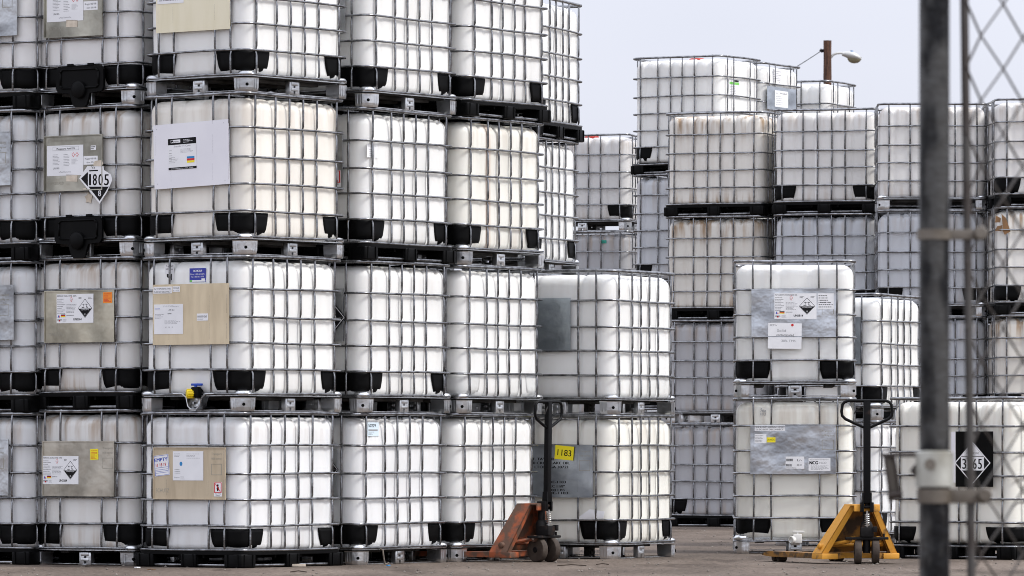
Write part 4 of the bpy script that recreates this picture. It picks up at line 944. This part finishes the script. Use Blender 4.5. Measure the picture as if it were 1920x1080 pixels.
# ================= pallet jacks =================
def jack(name, label, loc, rz, paint, fork_paint, wheel_turn=0., tilt=0., hrot=0.):
    o = empty(name, loc, rz, label, 'pallet jack', 'hand pallet jacks')
    # x = towards the fork tips, y = across
    for s_ in (-1, 1):
        mb = MB(); y = s_ * .245 ; hw = .08
        top = .082
        prof = [(.12, .040), (.12, top), (1.12, top), (1.24, top - .012), (1.27, .05), (1.12, .040)]
        X = Matrix(((1, 0, 0, 0), (0, 0, 1, y - hw), (0, 1, 0, 0), (0, 0, 0, 1)))
        mb.prism(prof, 0, 2 * hw, fork_paint, X); fk = mb.build('fork', o)
        mb = MB()
        for x in (1.06, 1.15): mb.lathe([(.030, -.035), (.034, -.03), (.034, .03), (.030, .035)], M_TYRE, 16, Matrix.Translation((x, y, .034)) @ Matrix.Rotation(R(90), 4, 'X'))
        mb.build('load_roller', fk)
    # welded A-shaped frame: each leg an angle section with a narrow face and a deep outer flange
    mb = MB(); P = paint
    for s_ in (-1, 1):
        a0, a1 = Vector((.055, s_ * .060, .452)), Vector((.055, s_ * .108, .452)); b0, b1 = Vector((.135, s_ * .268, .075)), Vector((.135, s_ * .325, .075))
        dn = Vector((.007, 0, 0)); mb.shell([[a0, a1], [b0, b1]], [[a0 + dn, a1 + dn], [b0 + dn, b1 + dn]], P)
        fa, fb = Vector((.13, 0, 0)), Vector((.17, 0, 0)); th_ = Vector((0, -s_ * .007, 0))
        mb.shell([[a1, a1 + fa], [b1, b1 + fb]], [[a1 + th_, a1 + fa + th_], [b1 + th_, b1 + fb + th_]], P)
        mb.box((.105, s_ * .26 - .068, .036), (.30, s_ * .26 + .068, .080), P, .006)
        mb.lathe([(.022, -.02), (.022, .018), (.013, .024), (.001, .024)], P, 12, Matrix.Translation((.20, s_ * .297, .135)) @ Matrix.Rotation(R(-90 * s_), 4, 'X'))
        # pull arm from the axle yoke to the torsion tube
        mb.tube([(.02, s_ * .085, .185), (.08, s_ * .11, .175), (.19, s_ * .20, .15)], .020, P, 8, rr=[(.016, .024)] * 3)
        mb.lathe([(.026, -.016), (.026, .016)], P, 14, Matrix.Translation((.02, s_ * .105, .185)) @ Matrix.Rotation(R(90), 4, 'X'))
        mb.lathe([(.012, -.024), (.012, .024)], M_STEEL, 8, Matrix.Translation((.02, s_ * .105, .185)) @ Matrix.Rotation(R(90), 4, 'X'))
    mb.box((.0, -.108, .445), (.185, .108, .459), P, .004); mb.box((-.01, -.108, .405), (.004, .108, .459), P, .003)
    a, b = .165, .27
    mb.shell([[Vector((a, -.10, .445)), Vector((a, .10, .445))], [Vector((b, -.305, .09)), Vector((b, .305, .09))]], [[Vector((a + .008, -.10, .445)), Vector((a + .008, .10, .445))], [Vector((b + .008, -.305, .09)), Vector((b + .008, .305, .09))]], fork_paint)  # yellow jack's darker paint puts the inner shadow into the back plate
    mb.box((.235, -.30, .04), (.26, .30, .085), P, .004)
    mb.tube([(.19, -.22, .15), (.19, .22, .15)], .020, P, 12)
    mb.build('frame', o)
    # pump and fittings, which swivel with the handle
    Z = Matrix.Rotation(R(hrot), 4, 'Z'); mb = MB()
    mb.lathe([(.045, .19), (.048, .20), (.048, .30), (.036, .325), (.028, .33), (.028, .45), (.038, .452), (.038, .475), (.02, .48), (.001, .48)], M_IRON, 20, Z @ Matrix.Translation((.02, 0, 0)))
    mb.box((-.075, -.05, .21), (.03, .05, .285), M_IRON, .008, Z); mb.box((-.09, -.075, .245), (-.05, -.045, .29), M_IRON, .004, Z)
    mb.box((-.05, -.052, .40), (.03, -.036, .475), M_IRON, .004, Z); mb.box((-.05, .036, .40), (.03, .052, .475), M_IRON, .004, Z)
    mb.box((-.055, -.165, .188), (.05, .165, .208), M_IRON, .005, Z); mb.tube([(-.0, 0, .085), (-.0, 0, .19)], .028, M_IRON, 12, X=Z)
    mb.tube([(-.03, -.13, .2), (-.03, -.13, .235)], .008, M_IRON, 8, X=Z)
    pm = mb.build('pump', o)
    mb = MB(); pts = []
    for i in range(60): t_ = i / 59; an = t_ * 2 * math.pi * 6; pts.append((-.045 + .019 * math.cos(an), .019 * math.sin(an), .29 + .10 * t_))
    mb.tube(pts, .0035, M_STEEL, 6, X=Z); mb.tube([(-.045, 0, .28), (-.045, 0, .41)], .009, M_STEEL, 10, X=Z); mb.build('spring', pm)
    # steering wheels
    for s_ in (-1, 1):
        mb = MB(); X = Z @ Matrix.Rotation(R(wheel_turn), 4, 'Z') @ Matrix.Translation((0, s_ * .068, .097)) @ Matrix.Rotation(R(90), 4, 'X')
        mb.lathe([(.070, -.026), (.092, -.026), (.097, -.020), (.097, .020), (.092, .026), (.070, .026)], M_TYRE, 32, X); wh = mb.build('wheel', o)
        mb = MB(); mb.lathe([(.001, -.021), (.070, -.021), (.073, -.0245), (.073, .0245), (.070, .021), (.001, .021)], M_TYRE, 28, X); mb.lathe([(.022, -.03), (.024, -.026), (.024, .026), (.022, .03)], M_IRON, 14, X); mb.build('rim', wh)
    # handle: square bar, fork at its foot, loop grip
    H_ = Z @ Matrix.Translation((-.03, 0, .44)) @ Matrix.Rotation(R(tilt), 4, 'Y'); mb = MB()
    mb.box((-.020, -.0275, .03), (.020, .0275, .81), M_HAND, .005, H_)
    for s_ in (-1, 1): mb.prism([(-.028, -.04), (.028, -.04), (.02, .11), (-.02, .11)], s_ * .030 - .006, s_ * .030 + .006, M_HAND, H_ @ Matrix(((1, 0, 0, 0), (0, 0, 1, 0), (0, 1, 0, 0), (0, 0, 0, 1))))
    mb.tube([(0, -.045, 0), (0, .045, 0)], .012, M_IRON, 10, X=H_); hd = mb.build('handle', o)
    mb = MB(); hp = [(0, 0, .565)]
    L_ = [(.0, .60), (.10, .645), (.165, .675), (.190, .70), (.195, .735), (.188, .785), (.172, .806), (.145, .815), (.06, .815), (0, .815)]
    pts = [(0, p[0], p[1]) for p in L_] + [(0, -p[0], p[1]) for p in L_[::-1][1:-1]]
    mb.tube(pts, .0115, M_HAND, 10, closed=True, X=H_); mb.build('grip', hd)
    mb = MB(); mb.tube([(-.012, .03, .775), (-.02, .055, .76), (-.03, .085, .74), (-.03, .10, .715)], .005, M_IRON, 8, X=H_); mb.build('release_lever', hd)
    return o
ax = Vector((-math.cos(R(33)), math.sin(R(33)), 0))
mid = E.c + Vector((math.sin(R(33)), math.cos(R(33)), 0)) * .40
p = mid - ax * .505; p.z = 0
jack('orange_pallet_jack', 'rusty orange hand pallet jack with its forks under the stack behind it', p, math.atan2(ax.y, ax.x), M_ORJ, M_ORJ, wheel_turn=-14, tilt=-1, hrot=0)
yz = 41.5; yx = (1625 - CX) / F * yz
jack('yellow_pallet_jack', 'chipped yellow hand pallet jack parked with forks pointing left', (yx, yz, 0), R(90 + 21), M_YEJ, M_YEU, wheel_turn=0, tilt=0, hrot=-21)

# ================= gate post, bands, latch and wire mesh (close to the camera, out of focus) =================
PZ = 10.5; S = F / PZ
def at(px, py, Z=PZ): return Vector(((px - CX) / F * Z, Z, CAMH + (HY - py) / F * Z))
o = empty('gate_post', (at(1752, 0).x, PZ, 0), 0, 'dark weathered steel pipe post close to the camera at the right', 'fence post')
mb = MB(); mb.lathe([(.030, -.3), (.030, 2.35)], M_POST, 40); mb.build('pipe', o)
mb = MB(); mb.lathe([(.031, 2.34), (.034, 2.35), (.034, 2.37), (.022, 2.40), (.001, 2.41)], M_BAND, 24); mb.build('post_cap', o)
zof = lambda py: CAMH + (HY - py) / S
mb = MB(); mb.lathe([(.0305, zof(914)), (.0375, zof(912)), (.0375, zof(848)), (.0305, zof(845))], M_BAND, 32)
mb.tube([(-.012, -.036, zof(870)), (-.012, -.046, zof(870))], .011, M_FIT, 10); mb.build('hinge_collar', o)
arm = empty
def strap(py, rad, h, mat_, xe, bolt):
    mb = MB(); z = zof(py); dirx = Vector((xe, .045, 0))
    ring = [(rad * math.cos(a_), rad * math.sin(a_)) for a_ in [R(-20 - 320 * i / 26) for i in range(27)]]
    # flat band round the pipe, then a tongue that reaches the mesh's edge bar
    A_, B_ = [], []
    for k_, q in ((0, rad), (1, rad - .003)):
        rows = []
        for i in range(27): a_ = R(20 + 320 * i / 26); rows.append([Vector((q * math.cos(a_), q * math.sin(a_), z - h / 2)), Vector((q * math.cos(a_), q * math.sin(a_), z + h / 2))])
        (A_ if k_ == 0 else B_).extend(rows)
    mb.shell(A_, B_, mat_); 
    for sy in (-1, 1): mb.box((rad * .9, sy * .011 - .0016, z - h / 2), (xe, sy * .011 + .0016, z + h / 2), mat_, .001)
    if bolt: mb.lathe([(.001, -.034), (.011, -.034), (.014, -.028), (.014, -.014), (.006, -.013), (.006, .026), (.001, .026)], mat_, 12, Matrix.Translation((xe - .004, 0, z + .002)) @ Matrix.Rotation(R(-90), 4, 'X'))
    mb.build('band', o)
strap(440, .0345, .020, M_FIT, .092, True); strap(930, .0345, .028, M_FIT, .100, True)
# latch arm and hanging keeper on the left of the post
mb = MB(); mb.box((-.100, -.004, zof(856)), (-.034, .004, zof(850)), M_LATCH, .001)
mb.tube([(-.104, 0, zof(853)), (-.030, 0, zof(853))], .004, M_LATCH, 8)
T = Matrix.Translation((-.088, 0, zof(853))) @ Matrix.Rotation(R(-8), 4, 'Y')
mb.box((-.012, -.008, -.092), (-.0075, .010, .004), M_LATCH, .001, T); mb.box((.0075, -.008, -.092), (.012, .010, .004), M_LATCH, .001, T); mb.box((-.0078, .006, -.088), (.0078, .010, .002), M_FIT, .001, T)
mb.tube([(-.014, -.004, -.078), (.014, -.004, -.078)], .006, M_LATCH, 8, X=T)
mb.prism([(-.038, 0), (-.048, .013), (-.038, .026)], -.006, .006, M_LATCH, Matrix(((1, 0, 0, 0), (0, 0, 1, 0), (0, 1, 0, zof(895)), (0, 0, 0, 1))))
mb.build('latch', o)
fo = empty('chain_link_fence', (at(1819, 0).x, PZ, 0), 0, 'blurred chain-link wire mesh fence at the right edge', 'fence')
mb = MB(); mb.tube([(-.018, 0, 2.3), (-.006, 0, CAMH + .45), (0, .0, CAMH), (.003, 0, CAMH - .3), (.003, 0, .03)], .0085, M_WIRE, 10); mb.build('tension_bar', fo)
fd = Vector((math.cos(R(36)), math.sin(R(36)), 0)); DW, DH = .108, .1266; mb = MB()
n_ = 28; off0 = -.0245
for k_ in range(n_):
    pts = []; j = -1; z = .0412 
    while z < 2.3:
        ph = (j + k_) % 2; u_ = off0 + DW / 2 * (k_ + ph) ; pts.append((u_, z, j)); z += DH / 2; j += 1
    P3 = []
    for (u_, z, j) in pts:
        sgn = 1 if j % 2 else -1; c = fd * max(u_, -.012); P3.append(Vector((c.x, c.y, z)) + Vector((-fd.y, fd.x, 0)) * .0022 * sgn)
        # interlocking knuckle
    if k_ % 1 == 0: mb.tube(P3, .0027, M_WIRE, 6)
mb.build('wire_mesh', fo)
end = fd * (DW / 2 * (n_ + .5)); mb = MB(); mb.lathe([(.030, -.3), (.030, 2.35), (.02, 2.38), (.001, 2.385)], M_POST, 24, Matrix.Translation((end.x, end.y, 0))); mb.build('end_post', fo)
mb = MB(); mb.tube([(-.012, 0, 2.31), tuple(end + Vector((0, 0, 2.31)))], .018, M_POST, 16); mb.build('top_tube', fo)

# ================= wooden lamp pole and cable =================
LZ = 165.; k = LZ / F; lx = (1551.5 - CX) * k; zt = CAMH + (HY - 76) * k
lp = empty('lamp_pole', (lx, LZ, 0), 0, 'brown wooden utility pole with a cobra-head street lamp above the totes', 'lamp pole')
mb = MB(); pr = []
for i in range(40): z = -1 + (zt + 1) * i / 39; pr.append((.165 - .045 * i / 39 + .004 * math.sin(i * 2.3), z))
mb.lathe(pr, M_WOOD, 18); mb.build('pole', lp)
X = lambda px, py, dy=0.: ((px - 1551.5) * k, dy, CAMH + (HY - py) * k)
mb = MB(); mb.tube([X(1558, 108), X(1562, 103), X(1568, 100), X(1577, 99.3), X(1584, 101)], .035, M_LAMP, 10); mb.build('arm', lp)
mb = MB()
hp = [X(1579, 101), X(1584, 101.5), X(1590, 102.5), X(1598, 104.5), X(1606, 107), X(1613, 110), X(1615.5, 111.5)]; hr = [(.06, .07), (.08, .10), (.11, .15), (.12, .19), (.10, .18), (.05, .10), (.01, .02)]
mb.tube(hp, .1, M_LAMP, 16, rr=hr); mb.tube([X(1597, 100), X(1597, 94.5)], .045, M_BOLT, 10); hd = mb.build('lamp_head', lp)
mb = MB(); cx_, cy_, cz_ = X(1602, 108.5)
prof = [(.001, -.17), (.09, -.155), (.15, -.11), (.185, -.04), (.19, .02)]
mb.lathe(prof, M_LENS, 20, Matrix.Translation((cx_, cy_, cz_)) @ Matrix.Diagonal((1.15, .8, 1, 1)) ); mb.build('lens', hd)
mb = MB(); mb.tube([X(1548, 95), X(1542, 95)], .05, M_IRON, 10); mb.tube([X(1541.8, 93), X(1538.5, 97)], .055, M_IRON, 8); mb.build('insulator', lp)
mb = MB(); a = Vector(X(1539, 96)) + Vector((lx, LZ, 0)); b = Vector(X(1150, 265)) + Vector((lx, LZ, 0)); b2 = a + (b - a) * 1.25 + Vector((0, 0, .3))
pts = []
for i in range(41):
    t_ = i / 40 * 1.25; q = a + (b - a) * t_; q.z -= 1.15 * 4 * t_ * (1 - t_) * .32 / 1.0; pts.append(q)
mb.tube(pts, .011, M_INK, 6); tag(mb.build('overhead_cable'), 'thin dark cable sloping down left from the wooden lamp pole', 'cable')
# its far end is carried by a second pole beyond the near stacks
e = pts[-1]; mb = MB(); mb.lathe([(.15, -1), (.12, e.z + .25)], M_WOOD, 16, Matrix.Translation((e.x, e.y, 0)))
tag(mb.build('utility_pole'), 'second wooden pole hidden behind the stacks at the cable end', 'utility pole')

# ================= ground litter =================
rg = random.Random(11); mb = MB()
def stone(x, y, r_):
    vs = []; q = [(1, 0, 0), (-1, 0, 0), (0, 1, 0), (0, -1, 0), (0, 0, 1), (0, 0, -.4)]
    for p_ in q: vs.append((x + p_[0] * r_ * rg.uniform(.7, 1.3), y + p_[1] * r_ * rg.uniform(.7, 1.3), r_ * .35 + p_[2] * r_ * rg.uniform(.5, .9)))
    mb.add(vs, [(0, 2, 4), (2, 1, 4), (1, 3, 4), (3, 0, 4), (2, 0, 5), (1, 2, 5), (3, 1, 5), (0, 3, 5)], M_STONE)
for i in range(2600):
    y = rg.uniform(35, 62); x = rg.uniform(-.12, .12) * y; stone(x, y, rg.choice((.004, .005, .006, .008, .012)))
tag(mb.build('gravel', sharp=False), 'scattered small stones and grit over the dusty yard ground', 'gravel', kind='stuff')
def bit(name, label, cat, px, py, pts, m, th=.004):
    Z_ = CAMH * F / (py - HY); x = (px - CX) / F * Z_; mb = MB()
    n = len(pts); mb.add([(p_[0], p_[1], p_[2] if len(p_) > 2 else .004) for p_ in pts] + [(p_[0], p_[1], (p_[2] if len(p_) > 2 else .004) + th) for p_ in pts],
        [list(range(n))[::-1], list(range(n, 2 * n))] + [(i, (i + 1) % n, n + (i + 1) % n, n + i) for i in range(n)], m)
    q = mb.build(name); q.location = (x, Z_, 0); tag(q, label, cat)
bit('wood_splinter', 'pale broken splinters on the ground in front of the corner stack pallet', 'debris', 556, 1063, [(-.06, 0), (.0, -.02), (.07, 0), (.05, .03), (-.05, .03)], M_TORN, .018)
bit('leaf', 'small brown leaf on the ground left of the EMPTY tote pallet', 'leaf', 283, 1070, [(-.03, 0, .004), (0, -.015, .012), (.035, .0, .004), (0, .02, .008)], M_CARD)
bit('paper_scrap', 'tiny white scrap on the ground at the foot of the second stack', 'litter', 257, 1066, [(-.02, 0), (.0, -.02), (.025, 0), (0, .02)], M_PAPER, .008)
bit('bottle_top', 'tiny blue fleck on the ground below the 50229 tote', 'litter', 728, 1062, [(-.015, 0), (0, -.012), (.016, 0), (0, .012)], M_CYAN, .008)
mb = MB()
def twig(px, py, L_, a_, label):
    Z_ = CAMH * F / (py - HY); x = (px - CX) / F * Z_; mb = MB(); d = Vector((math.cos(a_), math.sin(a_), 0)) * L_
    mb.tube([(0, 0, .006), tuple(d * .5 + Vector((0, .01, .014))), tuple(d + Vector((0, 0, .006)))], .004, M_TWIG, 6); q = mb.build('twig'); q.location = (x, Z_, 0); tag(q, label, 'twig', 'twigs on the yard ground')
twig(160, 1063, .16, .2, 'thin dark twig on the ground under the second stack from left'); twig(1045, 1062, .22, -.1, 'brown twig beside the orange jack wheels')
twig(1118, 1060, .10, .3, 'short twig on the ground below the 1183 tote'); twig(575, 1074, .12, 3.0, 'dark twig near the bottom edge before the corner stack')
